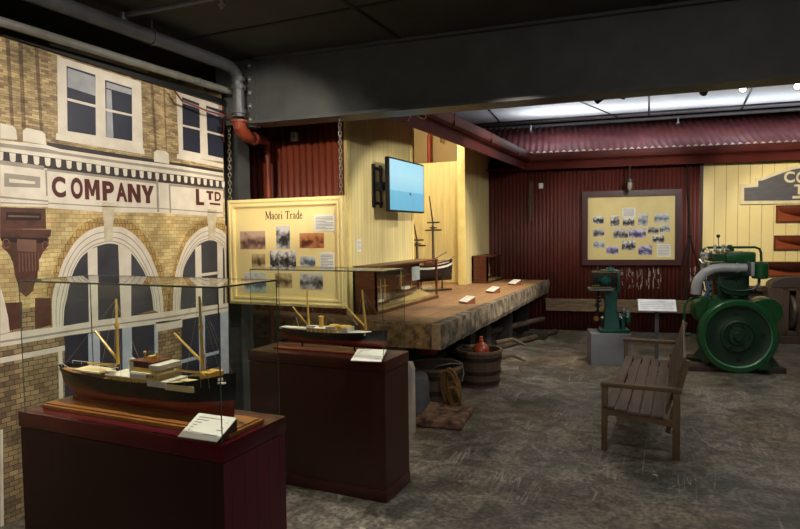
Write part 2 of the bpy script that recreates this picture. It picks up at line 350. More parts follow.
# ------------------------------------------------------------ fascias, gutters, roof
XF = -2.58
fa = MB(); fa.box((XF-.03, 5.1, 2.97), (XF, 11.46, 3.10)); fa.box((XF-.03, 5.1, 3.10), (XF+.02, 11.46, 3.13))
struct(fa.build('trim_9', m_fascia))
gu = MB(); prof = [(0, .10), (.05, .085), (.095, .11), (.115, .16), (.11, .23), (.10, .23), (.095, .17), (.06, .12), (0, .12)]
gu.add([(XF+a*1.0, y, 3.03+b) for y in (5.1, 11.42) for a, b in prof], [(i, (i+1) % 9, 9+(i+1) % 9, 9+i) for i in range(9)]+[tuple(range(9)), tuple(range(9, 18))])
for yy in (7.0, 8.6, 10.2): gu.box((XF, yy, 3.12), (XF+.118, yy+.03, 3.265))
struct(gu.build('trim_10', m_gutter))
uF = -.80
fbk = MB(); fbk.prism([(uF, 2.965), (6.7, 2.965), (6.7, 3.09), (uF, 3.09)], fb, .17, .2); fbk.prism([(uF, 3.09), (6.7, 3.09), (6.7, 3.12), (uF, 3.12)], fb, .17, .225); fbk.prism([(-1.6, 2.98), (6.7, 2.98), (6.7, 3.0), (-1.6, 3.0)], fb, -.02, .17)
struct(fbk.build('trim_11', m_fascia))
gb = MB(); gb.add([fb(u_, 3.02+b, .2+a) for u_ in (uF+.06, 6.7) for a, b in prof], [(i, (i+1) % 9, 9+(i+1) % 9, 9+i) for i in range(9)]+[tuple(range(9)), tuple(range(9, 18))])
struct(gb.build('trim_12', m_gutter))
def roof_tilt(a, b, d):
    s = -.22+b*1.65; return OB+UB*a+NB*(-s)+Vector((0, 0, 3.255+(s+.22)*.55+d))
struct(corrugated('roof_back', fb, -1.9, 6.7, 0, 1, .115, .02, m_roof, .006, tilt=roof_tilt))
def roof_tilt2(a, b, d):
    s = -.24+b*.05; return OB+UB*a+NB*(-s)+Vector((0, 0, 3.262+(s+.22)*.55+d))
struct(corrugated('roof_edge', fb, -1.0, 6.7, 0, 1, .115, .02, m_litedge, .012, tilt=roof_tilt2))  # overlaid pale strip, the edge's highlight is in its colour
struct(MB().add([(XF, 5.8, 3.18), (XF, 11.5, 3.18), (XF-2.4, 11.5, 4.11), (XF-2.4, 5.8, 4.11)], [(0, 1, 2, 3)]).build('roof_side', m_roof))
bpy.data.objects['roof_side'].modifiers.new('s', 'SOLIDIFY').thickness = .02

# ------------------------------------------------------------ steel beam, column
bL = Vector((-3.633, 4.727)+(0,)); bR = Vector((0.748, 5.074)+(0,)); bd = (bR-bL).normalized(); bn = Vector((bd.y, -bd.x, 0))
def fbm(a, b, d): return bL+bd*a+bn*d+Vector((0, 0, b))
bm_ = MB()
bm_.prism([(-.45, 2.9), (9.4, 2.9), (9.4, 3.49), (-.45, 3.49)], fbm, -.02, .0)
bm_.prism([(.0, 2.875), (9.4, 2.875), (9.4, 2.9), (0, 2.9)], fbm, -.14, .12)
bm_.prism([(.0, 3.47), (9.4, 3.47), (9.4, 3.495), (0, 3.495)], fbm, -.14, .05)
tb = thing('steel_beam', 'dark grey riveted steel beam crossing the room under the ceiling', 'beam', (bL.x, bL.y, 2.875))
bm_.build('web', m_iron, tb)
ep = MB(); ep.prism([(-.13, 2.86), (-.0, 2.86), (-.0, 3.49), (-.13, 3.49)], fbm, -.06, .02); ep.build('end_plate', m_iron, tb)
for i in range(5):
    z = 2.93+i*.125; c = fbm(-.06, z, .02)
    MB().lathe([(.0265, -.002), (.025, .012), (.015, .022), (0, .026)], c, bn, 10).build('bolt', mat('bolt_steel', '#777771', .4, .5), tb)
# column of channels under it
tc_ = thing('steel_column', 'dark grey steel column at the right edge of the mural', 'column', (-4.16, 5.0, 0))
cm = MB(); cx, cy = -4.17, 5.0
cm.box((cx-.15, cy-.09, 0), (cx-.13, cy+.09, 3.49)); cm.box((cx+.13, cy-.09, 0), (cx+.15, cy+.09, 3.49)); cm.box((cx-.13, cy-.012, 0), (cx+.13, cy+.012, 3.49))
cm.build('shaft', m_iron, tc_); MB().box((cx-.2, cy-.16, 0), (cx+.2, cy+.16, .02)).build('base_plate', m_iron, tc_)

# ------------------------------------------------------------ printed mural of a brick building
XM = -3.94
tm = thing('wall_mural', 'large printed mural of a yellow brick company building with arched windows', 'mural', (XM-.02, 2, 0))
m_bup = brick_mat('mural_brown_brick', '#c4ac7c', '#7d6549', '#4a3a30', .052, .0165, .012)
m_blo = brick_mat('mural_yellow_brick', '#d8c38a', '#bb9a63', '#6f5a40', .062, .030, .011)
m_bst = brick_mat('mural_dark_stone', '#a68e66', '#6d5844', '#2c241c', .066, .033, .018)
m_mw = mat('mural_cream_stone', '#dfd6c6', .5, col2='#c9bfae', scale=9, contrast=.3)
m_mg = mat('mural_grey_shadow', '#9d9487', .5, col2='#8b8376', scale=9)
m_md = mat('mural_dark_line', '#3a3230', .5, col2='#2a2524')
m_mglass = mat('mural_window_glass', '#2c2f3e', .5, col2='#1d2030', scale=2.5)
m_mgl2 = mat('mural_arch_glass', '#45454b', .5, col2='#2b2c33', scale=3)
m_mblind = mat('mural_blind', '#a9abae', .5)
m_mbrown = mat('mural_brown_stone', '#5a372c', .5, col2='#43271f', scale=14)
m_mtext = mat('mural_maroon_lettering', '#55201d', .5)
L0 = XM
def lay(k): return XM+.0012*k
base = MB(); top = [(2.542, 3.231), (3.455, 3.192), (4.621, 3.123)]
base.k = 0; base.box((XM-.04, -1.2, 2.2), (XM, 4.605, 3.20)); base.k = 1; base.box((XM-.04, -1.2, 1.38), (XM, 4.605, 2.2)); base.k = 2; base.box((XM-.04, -1.2, 0), (XM, 4.605, 1.38))
base.build('brick_print', [m_bup, m_blo, m_bst], tm, smooth=False)
m_dkb = brick_mat('mural_shadow_brick', '#8a7250', '#5f4a35', '#3a2d22', .052, .0165, .012)
st = MB()
for q in ([(2.571, 3.177), (2.596, 3.179), (2.600, 2.561), (2.580, 2.558)], [(2.655, 3.176), (2.682, 3.177), (2.680, 2.560), (2.653, 2.562)], [(2.763, 3.154), (2.791, 3.162), (2.799, 2.570), (2.778, 2.567)], [(3.745, 3.118), (3.777, 3.117), (3.794, 2.558), (3.773, 2.556)], [(3.882, 3.082), (3.903, 3.078), (3.903, 2.554), (3.892, 2.553)]): MB().prism(q, fx, L0, lay(.5)).build('pilaster_shadow', m_dkb, tm, smooth=False)
def window(frame, panes, rails, blinds=(), sill=None, nm='window'):
    mb = MB(); mb.prism(frame, fx, L0, lay(1)); 
    if sill: mb.prism(sill, fx, L0, lay(2))
    f = mb.build(nm, m_mw, tm, smooth=False)
    g = MB(); g.k = 0
    for p in panes: g.prism(p, fx, L0, lay(3))
    g.k = 1
    for p in blinds: g.prism(p, fx, L0, lay(4))
    g.k = 2
    for p in rails: g.prism(p, fx, L0, lay(5))
    g.build('window_glass', [m_mglass, m_mblind, m_mw], f, smooth=False)
window([(2.927, 3.111), (2.972, 3.101), (3.652, 3.082), (3.648, 2.525), (2.908, 2.545)],
       [[(2.996, 3.052), (3.227, 3.042), (3.211, 2.597), (2.983, 2.597)], [(3.312, 3.024), (3.556, 3.015), (3.542, 2.599), (3.302, 2.598)]],
       [[(2.990, 2.828), (3.217, 2.821), (3.216, 2.802), (2.989, 2.811)], [(3.307, 2.811), (3.550, 2.807), (3.549, 2.792), (3.306, 2.792)]],
       [[(3.000, 3.039), (3.222, 3.026), (3.220, 2.887), (2.994, 2.906)], [(3.318, 2.958), (3.362, 2.956), (3.365, 2.599), (3.302, 2.599)], [(3.320, 3.011), (3.551, 3.002), (3.549, 2.959), (3.318, 2.966)]], [(2.895, 2.570), (3.659, 2.550), (3.662, 2.507), (2.893, 2.525)])
window([(4.028, 3.104), (4.619, 3.076), (4.597, 2.539), (4.038, 2.535)],
       [[(4.095, 3.049), (4.300, 3.031), (4.294, 2.585), (4.087, 2.592)], [(4.389, 3.030), (4.617, 3.020), (4.598, 2.572), (4.397, 2.583)]],
       [[(4.090, 2.812), (4.297, 2.808), (4.296, 2.791), (4.090, 2.795)], [(4.386, 2.804), (4.608, 2.794), (4.607, 2.777), (4.386, 2.785)]],
       [[(4.100, 3.024), (4.299, 3.009), (4.298, 2.982), (4.098, 2.994)], [(4.395, 3.008), (4.616, 2.991), (4.614, 2.944), (4.393, 2.972)]], [(4.015, 2.550), (4.596, 2.520), (4.595, 2.482), (4.014, 2.511)])
# cornice, frieze and mouldings
co = MB()
co.k = 0
co.prism([(2.506, 2.471), (2.817, 2.478), (2.920, 2.463), (3.422, 2.453), (4.046, 2.450), (4.593, 2.435), (4.590, 2.359), (4.042, 2.372), (3.419, 2.376), (2.917, 2.394), (2.503, 2.401)], fx, L0, lay(1))
co.k = 1
for q in ([(2.505, 2.452), (2.816, 2.454), (2.919, 2.442), (3.421, 2.430), (4.045, 2.424), (4.592, 2.407), (4.591, 2.388), (4.044, 2.402), (3.420, 2.411), (2.918, 2.423), (2.504, 2.427)],): co.prism(q, fx, L0, lay(2))
co.k = 2
co.prism([(2.503, 2.401), (2.917, 2.394), (3.419, 2.376), (4.042, 2.372), (4.590, 2.359), (4.586, 2.279), (4.039, 2.290), (3.415, 2.295), (2.913, 2.317), (2.499, 2.328)], fx, L0, lay(1.5))
co.prism([(2.825, 2.499), (3.424, 2.484), (4.594, 2.463), (4.593, 2.435), (4.045, 2.441), (3.422, 2.446), (2.919, 2.456), (2.824, 2.472)], fx, L0, lay(.8))
co.k = 0
dn = [(2.501, 2.370), (2.915, 2.362), (3.417, 2.345), (4.041, 2.338), (4.588, 2.326)]
n = 27
for i in range(n):
    t = i/(n-1); t = t**1.0; a = dn[0][0]+(dn[-1][0]-dn[0][0])*t
    j = 0
    while j < 3 and a > dn[j+1][0]: j += 1
    b = dn[j][1]+(dn[j+1][1]-dn[j][1])*(a-dn[j][0])/(dn[j+1][0]-dn[j][0]); w, h = .042, .028
    co.prism([(a-w*.5, b+h), (a+w*.5, b+h), (a+w*.42, b-h*.7), (a+w*.2, b-h), (a-w*.2, b-h), (a-w*.42, b-h*.7)], fx, L0, lay(2.5))
for q in ([(2.511, 2.579), (2.594, 2.573), (2.613, 2.550), (2.616, 2.486), (2.507, 2.484)], [(2.656, 2.550), (2.681, 2.573), (2.785, 2.568), (2.813, 2.552), (2.817, 2.478), (2.656, 2.484)], [(3.762, 2.538), (3.794, 2.558), (3.892, 2.557), (3.919, 2.539), (3.921, 2.455), (3.758, 2.460)]): co.prism(q, fx, L0, lay(2))
co.k = 0
co.prism([(2.500, 2.344), (2.914, 2.331), (3.416, 2.311), (4.039, 2.303), (4.587, 2.293), (4.578, 2.085), (3.807, 2.109), (3.262, 2.101), (2.904, 2.115), (2.490, 2.135)], fx, L0, lay(1))
co.k = 3
co.prism([(2.500, 2.344), (2.796, 2.334), (2.795, 2.307), (2.499, 2.316)], fx, L0, lay(1.6)); co.prism([(2.817, 2.319), (3.772, 2.297), (3.772, 2.277), (2.816, 2.302)], fx, L0, lay(1.6)); co.prism([(3.925, 2.287), (4.587, 2.284), (4.586, 2.265), (3.924, 2.270)], fx, L0, lay(1.6))
co.prism([(2.522, 2.264), (2.764, 2.257), (2.760, 2.183), (2.518, 2.177)], fx, L0, lay(1.8))
co.k = 0; co.prism([(2.552, 2.231), (2.727, 2.224), (2.726, 2.207), (2.551, 2.205)], fx, L0, lay(2))
co.k = 0
co.prism([(2.491, 2.154), (2.815, 2.131), (2.812, 2.056), (2.486, 2.052)], fx, L0, lay(2.2)); co.prism([(2.815, 2.118), (3.262, 2.101), (3.807, 2.109), (4.578, 2.090), (4.576, 2.019), (3.804, 2.038), (3.259, 2.033), (2.812, 2.049)], fx, L0, lay(2))
co.k = 3
for q in ([(2.489, 2.115), (2.814, 2.101), (2.814, 2.090), (2.489, 2.103)], [(2.488, 2.077), (2.813, 2.077), (2.813, 2.070), (2.487, 2.069)], [(2.813, 2.087), (3.261, 2.078), (3.261, 2.071), (2.813, 2.078)], [(3.261, 2.078), (3.806, 2.080), (4.577, 2.061), (4.577, 2.052), (3.805, 2.072), (3.261, 2.071)]): co.prism(q, fx, L0, lay(3))
co.prism([(3.773, 2.310), (3.794, 2.311), (3.794, 2.047), (3.772, 2.046)], fx, L0, lay(2.5)); co.prism([(3.908, 2.286), (3.925, 2.287), (3.925, 2.041), (3.908, 2.041)], fx, L0, lay(2.5)); co.prism([(2.802, 2.307), (2.813, 2.308), (2.812, 2.131), (2.801, 2.131)], fx, L0, lay(2.5))
co.build('cornice', [m_mw, m_mg, m_md, m_mg], tm, smooth=False)
# painted lettering
def letters(items, extra=None):
    tx = MB()
    for ch, q in items:
        (a0, b0), (a1, b1) = q
        G_ = {'M': [(0, 0), (0, 1), (.30, 1), (.5, .48), (.70, 1), (1, 1), (1, 0), (.74, 0), (.74, .60), (.58, .18), (.42, .18), (.26, .60), (.26, 0)],
              'N': [(0, 0), (0, 1), (.32, 1), (.70, .42), (.70, 1), (1, 1), (1, 0), (.68, 0), (.30, .58), (.30, 0)],
              'Y': [(0, 1), (.33, 1), (.5, .62), (.67, 1), (1, 1), (.66, .38), (.66, 0), (.34, 0), (.34, .38)],
              'L': [(0, 0), (0, 1), (.40, 1), (.40, .20), (1, .20), (1, 0)],
              'T': [(.32, 0), (.32, .74), (0, .74), (0, 1), (1, 1), (1, .74), (.68, .74), (.68, 0)]}.get(ch)
        if G_: tx.prism([(a0+(a1-a0)*x, b0+(b1-b0)*y) for x, y in G_], fx, L0, lay(3))
        else: put_text(tx, ch, (a0, b0, a1, b1), fx, lay(3), .045)
    if extra: tx.prism(extra, fx, L0, lay(3))
    tx.build('lettering', m_mtext, tm, smooth=False)
letters((('C', [(2.844, 2.125), (2.949, 2.271)]), ('O', [(2.989, 2.122), (3.084, 2.273)]), ('M', [(3.102, 2.121), (3.226, 2.270)]), ('P', [(3.250, 2.118), (3.354, 2.266)]), ('A', [(3.370, 2.117), (3.475, 2.263)]), ('N', [(3.483, 2.115), (3.606, 2.261)]), ('Y', [(3.615, 2.114), (3.744, 2.259)])))
letters((('L', [(4.224, 2.120), (4.325, 2.264)]), ('T', [(4.360, 2.172), (4.449, 2.255)]), ('D', [(4.465, 2.165), (4.551, 2.253)])), [(4.398, 2.149), (4.539, 2.145), (4.538, 2.126), (4.397, 2.131)])
# brown bracket
cs = MB(); cs.k = 0
cs.prism([(2.486, 2.046), (2.793, 2.045), (2.791, 1.906), (2.480, 1.906)], fx, L0, lay(1)); cs.prism([(2.480, 1.906), (2.827, 1.902), (2.821, 1.857), (2.795, 1.844), (2.477, 1.855)], fx, L0, lay(2))
cs.prism([(2.490, 1.848), (2.809, 1.837), (2.800, 1.789), (2.762, 1.749), (2.731, 1.696), (2.720, 1.629), (2.711, 1.569), (2.688, 1.530), (2.679, 1.490), (2.629, 1.455), (2.584, 1.499), (2.579, 1.546), (2.562, 1.599), (2.553, 1.685), (2.530, 1.744), (2.487, 1.791)], fx, L0, lay(1))
cs.k = 1; cs.prism([(2.523, 2.015), (2.760, 2.014), (2.757, 1.963), (2.520, 1.963)], fx, L0, lay(2)); cs.prism([(2.477, 1.858), (2.802, 1.844), (2.786, 1.810), (2.488, 1.823)], fx, L0, lay(1.5))
cs.k = 2; cs.prism([(2.535, 1.996), (2.744, 1.993), (2.744, 1.983), (2.534, 1.983)], fx, L0, lay(3)); cs.prism([(2.586, 1.840), (2.716, 1.832), (2.712, 1.751), (2.583, 1.762)], fx, L0, lay(2))
for i in range(7): cs.ribbon([(2.595, 1.748), (2.593, 1.624)] if i == 0 else [(a+.022*i, b) for a, b in [(2.595, 1.748), (2.593, 1.624)]], .007, fx, L0, lay(2))
for c0 in [(2.513, 1.812), (2.778, 1.790)]: cs.ribbon([(c0[0]+.022*cos(t*.7), c0[1]+.03*sin(t*.7)) for t in range(9)], .007, fx, L0, lay(2.4))
cs.build('bracket', [m_mbrown, mat('mural_bracket_dark', '#25140f', .5), mat('mural_bracket_light', '#7a5748', .5)], tm, smooth=False)
bx_ = MB()
for q in ([(2.489, 1.431), (2.601, 1.425), (2.593, 1.253), (2.487, 1.249)], [(2.691, 1.442), (2.805, 1.430), (2.800, 1.243), (2.681, 1.233)]): bx_.prism(q, fx, L0, lay(1))
bx_.build('brown_panel', m_mbrown, tm, smooth=False)
# arched windows
def curve2(pts, n=6):
    out = []; P = [Vector(p) for p in pts]
    for i in range(len(P)-1):
        p0, p1, p2, p3 = P[max(i-1, 0)], P[i], P[i+1], P[min(i+2, len(P)-1)]
        for k in range(n):
            t = k/n; out.append(tuple(.5*((2*p1)+(p2-p0)*t+(2*p0-5*p1+4*p2-p3)*t*t+(3*p1-p0-3*p2+p3)*t**3)))
    out.append(tuple(P[-1])); return out
def band(mb, A, B, k):
    n = len(A)
    for i in range(n-1): mb.prism([A[i], A[i+1], B[i+1], B[i]], fx, L0, lay(k))
def arch(out, inn, mull, key, nm):
    O, I = curve2(out), curve2(inn); mb = MB(); mb.k = 0
    R_ = [(o[0]+(o[0]-i[0])*.42, o[1]+max(0, (o[1]-i[1]))*.5) for o, i in zip(O, I)]
    mb.k = 2; band(mb, R_, O, .6); mb.k = 0; band(mb, O, I, 1)
    mb.k = 1
    for f in (.3, .62, .85):
        a = [(o[0]*(1-f)+i[0]*f, o[1]*(1-f)+i[1]*f) for o, i in zip(O, I)]; b = [(o[0]*(.95-f)+i[0]*(f+.05), o[1]*(.95-f)+i[1]*(f+.05)) for o, i in zip(O, I)]; band(mb, a, b, 1.6)
    p = mb.build(nm, [m_mw, m_mg, m_rub], tm, smooth=False)
    g = MB(); n = len(I); h = n//2
    for i in range(h): g.prism([I[i], I[i+1], I[n-2-i], I[n-1-i]], fx, L0, lay(.8))
    g.build('arch_glass', m_mgl2, p, smooth=False)
    mu = MB()
    for q in mull: mu.prism(q, fx, L0, lay(2.2))
    mu.build('mullion', m_mw, p, smooth=False)
    ke = MB(); ke.k = 0
    for q in key: ke.prism(q, fx, L0, lay(3))
    ke.build('keystone', mat('mural_keystone', '#cfc3aa', .5, col2='#b3a68c', scale=20), p, smooth=False)
m_rub = brick_mat('mural_arch_bricks', '#c9a662', '#a8854c', '#6d5636', .03, .05, .014)
arch([(2.809, 1.179), (2.808, 1.291), (2.811, 1.402), (2.826, 1.484), (2.855, 1.551), (2.907, 1.674), (2.982, 1.784), (3.057, 1.855), (3.150, 1.905), (3.254, 1.928), (3.325, 1.924), (3.436, 1.913), (3.548, 1.850), (3.645, 1.751), (3.722, 1.617), (3.779, 1.464), (3.805, 1.310), (3.803, 1.184)],
     [(2.887, 1.167), (2.891, 1.252), (2.903, 1.349), (2.922, 1.411), (2.950, 1.515), (2.990, 1.612), (3.041, 1.689), (3.092, 1.731), (3.161, 1.769), (3.222, 1.786), (3.284, 1.796), (3.347, 1.790), (3.420, 1.765), (3.494, 1.716), (3.559, 1.642), (3.625, 1.541), (3.681, 1.397), (3.700, 1.238)],
     [[(3.105, 1.737), (3.118, 1.752), (3.187, 1.772), (3.169, 1.190), (3.092, 1.186)], [(3.374, 1.790), (3.475, 1.733), (3.494, 1.716), (3.470, 1.187), (3.376, 1.192)]],
     [[(3.241, 2.107), (3.356, 2.104), (3.346, 1.974), (3.248, 1.973)], [(3.252, 1.973), (3.337, 1.974), (3.325, 1.810), (3.254, 1.815)]], 'arched_window')
arch([(3.904, 1.145), (3.916, 1.298), (3.939, 1.468), (3.986, 1.603), (4.088, 1.778), (4.227, 1.887), (4.356, 1.928), (4.462, 1.918), (4.543, 1.896), (4.583, 1.872), (4.604, 1.858), (4.609, 1.800), (4.597, 1.514), (4.585, 1.227), (4.590, 1.169)],
     [(3.990, 1.151), (4.002, 1.289), (4.027, 1.462), (4.055, 1.565), (4.106, 1.641), (4.221, 1.753), (4.337, 1.796), (4.430, 1.799), (4.496, 1.774), (4.550, 1.740), (4.577, 1.706), (4.580, 1.591), (4.579, 1.419), (4.571, 1.229), (4.575, 1.180)],
     [[(4.195, 1.736), (4.272, 1.765), (4.259, 1.152), (4.183, 1.153)], [(4.483, 1.779), (4.557, 1.735), (4.540, 1.165), (4.471, 1.164)], [(4.261, 1.503), (4.485, 1.507), (4.484, 1.483), (4.260, 1.476)]],
     [[(4.356, 2.088), (4.489, 2.083), (4.477, 1.961), (4.364, 1.960)], [(4.370, 1.960), (4.470, 1.961), (4.457, 1.803), (4.370, 1.804)]], 'arched_window')
# sill bands and the windows under them
sb = MB(); sb.k = 0
for q in ([(2.448, 1.230), (2.538, 1.235), (2.894, 1.223), (3.188, 1.225), (3.811, 1.208), (4.612, 1.195), (4.609, 1.118), (3.807, 1.115), (3.184, 1.143), (2.890, 1.152), (2.444, 1.153)], [(2.441, 1.083), (2.891, 1.085), (2.890, 1.049), (2.439, 1.048)], [(3.722, 1.136), (4.012, 1.122), (4.009, 1.052), (3.718, 1.053)], [(2.840, 1.048), (2.870, 1.049), (2.862, 0.702), (2.831, 0.696)], [(2.420, 0.622), (2.436, 0.624), (2.413, -0.004), (2.390, -0.013)]): sb.prism(q, fx, L0, lay(3))
sb.prism([(2.463, 1.542), (2.484, 1.450), (2.504, 1.332), (2.509, 1.240), (2.448, 1.233)], fx, L0, lay(2)); sb.k = 1
for q in ([(2.446, 1.191), (2.892, 1.188), (3.186, 1.184), (3.810, 1.166), (4.611, 1.162), (4.610, 1.147), (3.809, 1.152), (3.186, 1.173), (2.891, 1.173), (2.446, 1.179)],): sb.prism(q, fx, L0, lay(4))
sb.build('sill_band', [m_mw, m_mg], tm, smooth=False)
lw = MB(); lw.k = 0
for q in ([(2.894, 1.152), (3.082, 1.144), (3.064, 0.650), (2.876, 0.670)], [(3.176, 1.144), (3.382, 1.136), (3.370, 0.635), (3.162, 0.640)], [(3.468, 1.139), (3.701, 1.130), (3.689, 0.615), (3.456, 0.630)], [(4.001, 1.132), (4.220, 1.125), (4.211, 0.612), (3.990, 0.606)], [(4.283, 1.122), (4.497, 1.118), (4.489, 0.609), (4.275, 0.616)]): lw.prism(q, fx, L0, lay(1.5))
lw.k = 1
for q in ([(2.893, 1.123), (3.081, 1.122), (3.183, 1.120), (3.157, 0.535), (2.868, 0.572), (2.872, 0.671), (3.063, 0.650), (3.084, 1.114)], [(3.082, 1.136), (3.180, 1.136), (3.158, 0.550), (3.064, 0.561)], [(3.382, 1.136), (3.473, 1.135), (3.455, 0.517), (3.365, 0.525)], [(3.701, 1.130), (3.738, 1.133), (3.722, 0.514), (3.684, 0.515)], [(4.213, 1.122), (4.290, 1.121), (4.276, 0.486), (4.199, 0.486)], [(4.497, 1.123), (4.609, 1.118), (4.589, 0.452), (4.483, 0.457)], [(3.985, 0.766), (4.482, 0.763), (4.481, 0.735), (3.984, 0.735)]): 
    if len(q) == 8: continue
    lw.prism(q, fx, L0, lay(2.4))
lw.build('lower_window', [m_mglass, mat('mural_blue_white', '#b9bfca', .5, col2='#9da5b2', scale=7)], tm, smooth=False)
rs = MB(); rs.prism([(4.608, 3.130), (4.635, 3.126), (4.619, 2.729), (4.591, 2.735)], fx, L0, lay(3)); rs.build('red_edge', m_redoxide, tm)
# batten holding the top of the print
tbn = MB(); tbn.prism([(2.539, 3.174), (4.621, 3.123), (4.619, 3.067), (2.537, 3.130)], fx, XM-.01, XM+.03); tbn.build('batten', m_black, tm)
tb2 = MB(); tb2.prism([(2.856, 3.173), (3.697, 3.179), (3.696, 3.159), (2.855, 3.153)], fx, XM+.0, XM+.036); tb2.build('pale_strip', mat('pale_strip', '#b5aca0', .5), tm)

# ------------------------------------------------------------ ceiling pipes
tp = thing('sprinkler_main', 'fat dark grey sprinkler pipe running under the ceiling above the mural', 'pipe', (-3.7, 0, 3.35))
yE = (-2.579, 3.224)[1]
p_ = MB(); ex, ey = -3.70, 4.50
p_.tube([(ex, -2, 3.37), (ex, 4.3, 3.37), (ex+.0, 4.45, 3.36), (ex+.0, 4.53, 3.31), (ex+.0, 4.55, 3.2), (ex, 4.55, 2.93)], .055, 14); p_.build('pipe', m_pipe_d, tp)
for z in (3.27, 3.2, 2.98): MB().cyl((ex, 4.55, z-.02), (ex, 4.55, z+.02), .068).build('coupling', m_pipe_d, tp)
for y in (3.55, 1.8): MB().lathe([(.062, -.015), (.066, 0), (.062, .015)], (ex, y, 3.37), (0, 1, 0), 16).cyl((ex, y, 3.42), (ex, y, 3.5), .008).build('pipe_hanger', m_iron, tp)
br = MB(); br.tube([(ex, 3.28, 3.41), (ex+.02, 3.28, 3.47)], .03); br.tube([(ex, 3.28, 3.45), (-2.2, 3.33, 3.45), (1.5, 3.5, 3.45)], .02); br.build('branch_pipe', m_pipe_d, tp)
sp_ = MB(); q = (-2.81, 3.31); sp_.cyl((q[0], q[1], 3.45), (q[0], q[1], 3.40), .014); sp_.cyl((q[0], q[1], 3.395), (q[0], q[1], 3.39), .022); sp_.sph((q[0], q[1], 3.375), .014); sp_.build('sprinkler_head', mat('brass_grey', '#8e8a80', .35, .6), tp)
t2 = thing('conduit_pipe', 'slim silver pipe running along the top of the mural', 'pipe', (-3.82, 0, 3.15))
p_ = MB(); p_.tube([(-3.80, -2, 3.175), (-3.80, 4.56, 3.175)], .030, 12); p_.build('pipe', m_pipe_l, t2)
for i, y in enumerate((3.9, 4.15, 4.3)): MB().lathe([(.034, -.01), (.036, 0), (.034, .01)], (-3.80, y, 3.175), (0, 1, 0), 12).build('clip', m_pipe_l, t2)
t3 = thing('elbow_pipe', 'rust red pipe elbow dropping down in front of the red corrugated wall', 'pipe', (ex, 4.55, 2.7))
MB().lathe([(.058, 0), (.078, .0), (.078, -.02), (.064, -.02), (.060, -.04)], (ex, 4.55, 2.90), (0, 0, 1), 18).build('flange', m_redoxide, t3)
MB().tube([(ex, 4.55, 2.88), (ex, 4.55, 2.85), (ex-.01, 4.6, 2.81), (ex-.05, 4.72, 2.785), (ex-.11, 4.9, 2.785)], [.058, .058, .062, .06, .055], 16).build('elbow', m_redoxide, t3)
MB().lathe([(.06, 0), (.064, .01), (.064, .05), (.06, .06)], (ex-.09, 4.86, 2.785), (-.05, .18, 0), 16).build('collar', m_redoxide, t3)
MB().tube([(ex-.11, 4.9, 2.785), (ex-.29, 5.30, 2.84), (ex-.325, 5.38, 2.84), (ex-.34, 5.42, 2.80), (ex-.345, 5.43, 2.72), (ex-.345, 5.43, .0)], [.05, .045, .04, .032, .03, .03], 12).build('drop_pipe', m_redoxide, t3)
o = tag(MB().tube([(-3.86, 3.93, 3.06), (-3.85, 4.0, 2.99), (-3.84, 4.3, 2.955), (-3.84, 4.56, 2.95), (-3.79, 4.62, 3.0)], .008, 8).build('red_cable', m_redoxide), 'thin red cable sagging along the top edge of the mural', 'cable')
o = tag(MB().box((-4.01, YB-.05, 2.90), (-3.94, YB+.02, 3.0), .008).build('wall_sensor', m_white), 'small white sensor box high on the brick red corrugated wall', 'sensor')

# ------------------------------------------------------------ chains
def chain(p0, p1, name, label, r=.014, wire=.0048, group=None):
    mb = MB(); p0, p1 = Vector(p0), Vector(p1); Lc = (p1-p0).length; n = int(Lc/(r*2.6)); d = (p1-p0)/n
    for i in range(n):
        c = p0+d*(i+.5); a = pi/4+(i % 2)*pi/2; u = Vector((cos(a), sin(a), 0)); dd = d.normalized()
        mb.tube([c+u*cos(t)*r+dd*sin(t)*r*1.9 for t in [2*pi*k/8 for k in range(8)]], wire, 5, True)
    return tag(mb.build(name, m_chain), label, 'chain', group)

# ------------------------------------------------------------ Maori Trade board, hung from the beam
YM = 4.80
mx0, mz1 = (-4.059, 2.188); mx1, _ = (-2.748, 2.175); mz0 = (-4.063, 1.170)[1]
tt = thing('maori_trade_board', 'yellow framed board titled Maori Trade hanging on two chains', 'display board', ((mx0+mx1)/2, YM, mz0))
m_yel = mat('yellow_board', '#f0dc9e', .45, col2='#ead594', scale=3)
f4 = fy(YM)
fm = MB(); w = .075
fm.rframe(mx0, mz0, mx1, mz1, w, f4, -.03, .02); fm.rframe(mx0+.018, mz0+.018, mx1-.018, mz1-.018, .012, f4, .019, .03); fm.rframe(mx0+.055, mz0+.055, mx1-.055, mz1-.055, .012, f4, .019, .025)
fm.build('frame', m_yel, tt, smooth=False)
MB().box((mx0+.03, YM-.001, mz0+.03), (mx1-.03, YM+.02, mz1-.03)).build('panel', m_yel, tt)
pm = [photo_mat('sepia_print', '#5b3f36', '#8d6f60', '#b99c88', 1), photo_mat('grey_print_photo', '#1f1f22', '#77767a', '#c9c8c6', 2), photo_mat('orange_print', '#5a2e18', '#b0683c', '#c58d62', 3),
      photo_mat('tan_print', '#4c3a22', '#9c8455', '#cdb98a', 4), photo_mat('contrast_print', '#141416', '#6a6a6c', '#e4e2de', 5, 22), photo_mat('pale_print', '#55606c', '#9fa8ae', '#cfd3d0', 6), photo_mat('violet_print', '#3a2f5a', '#77709a', '#d0cce0', 7)]
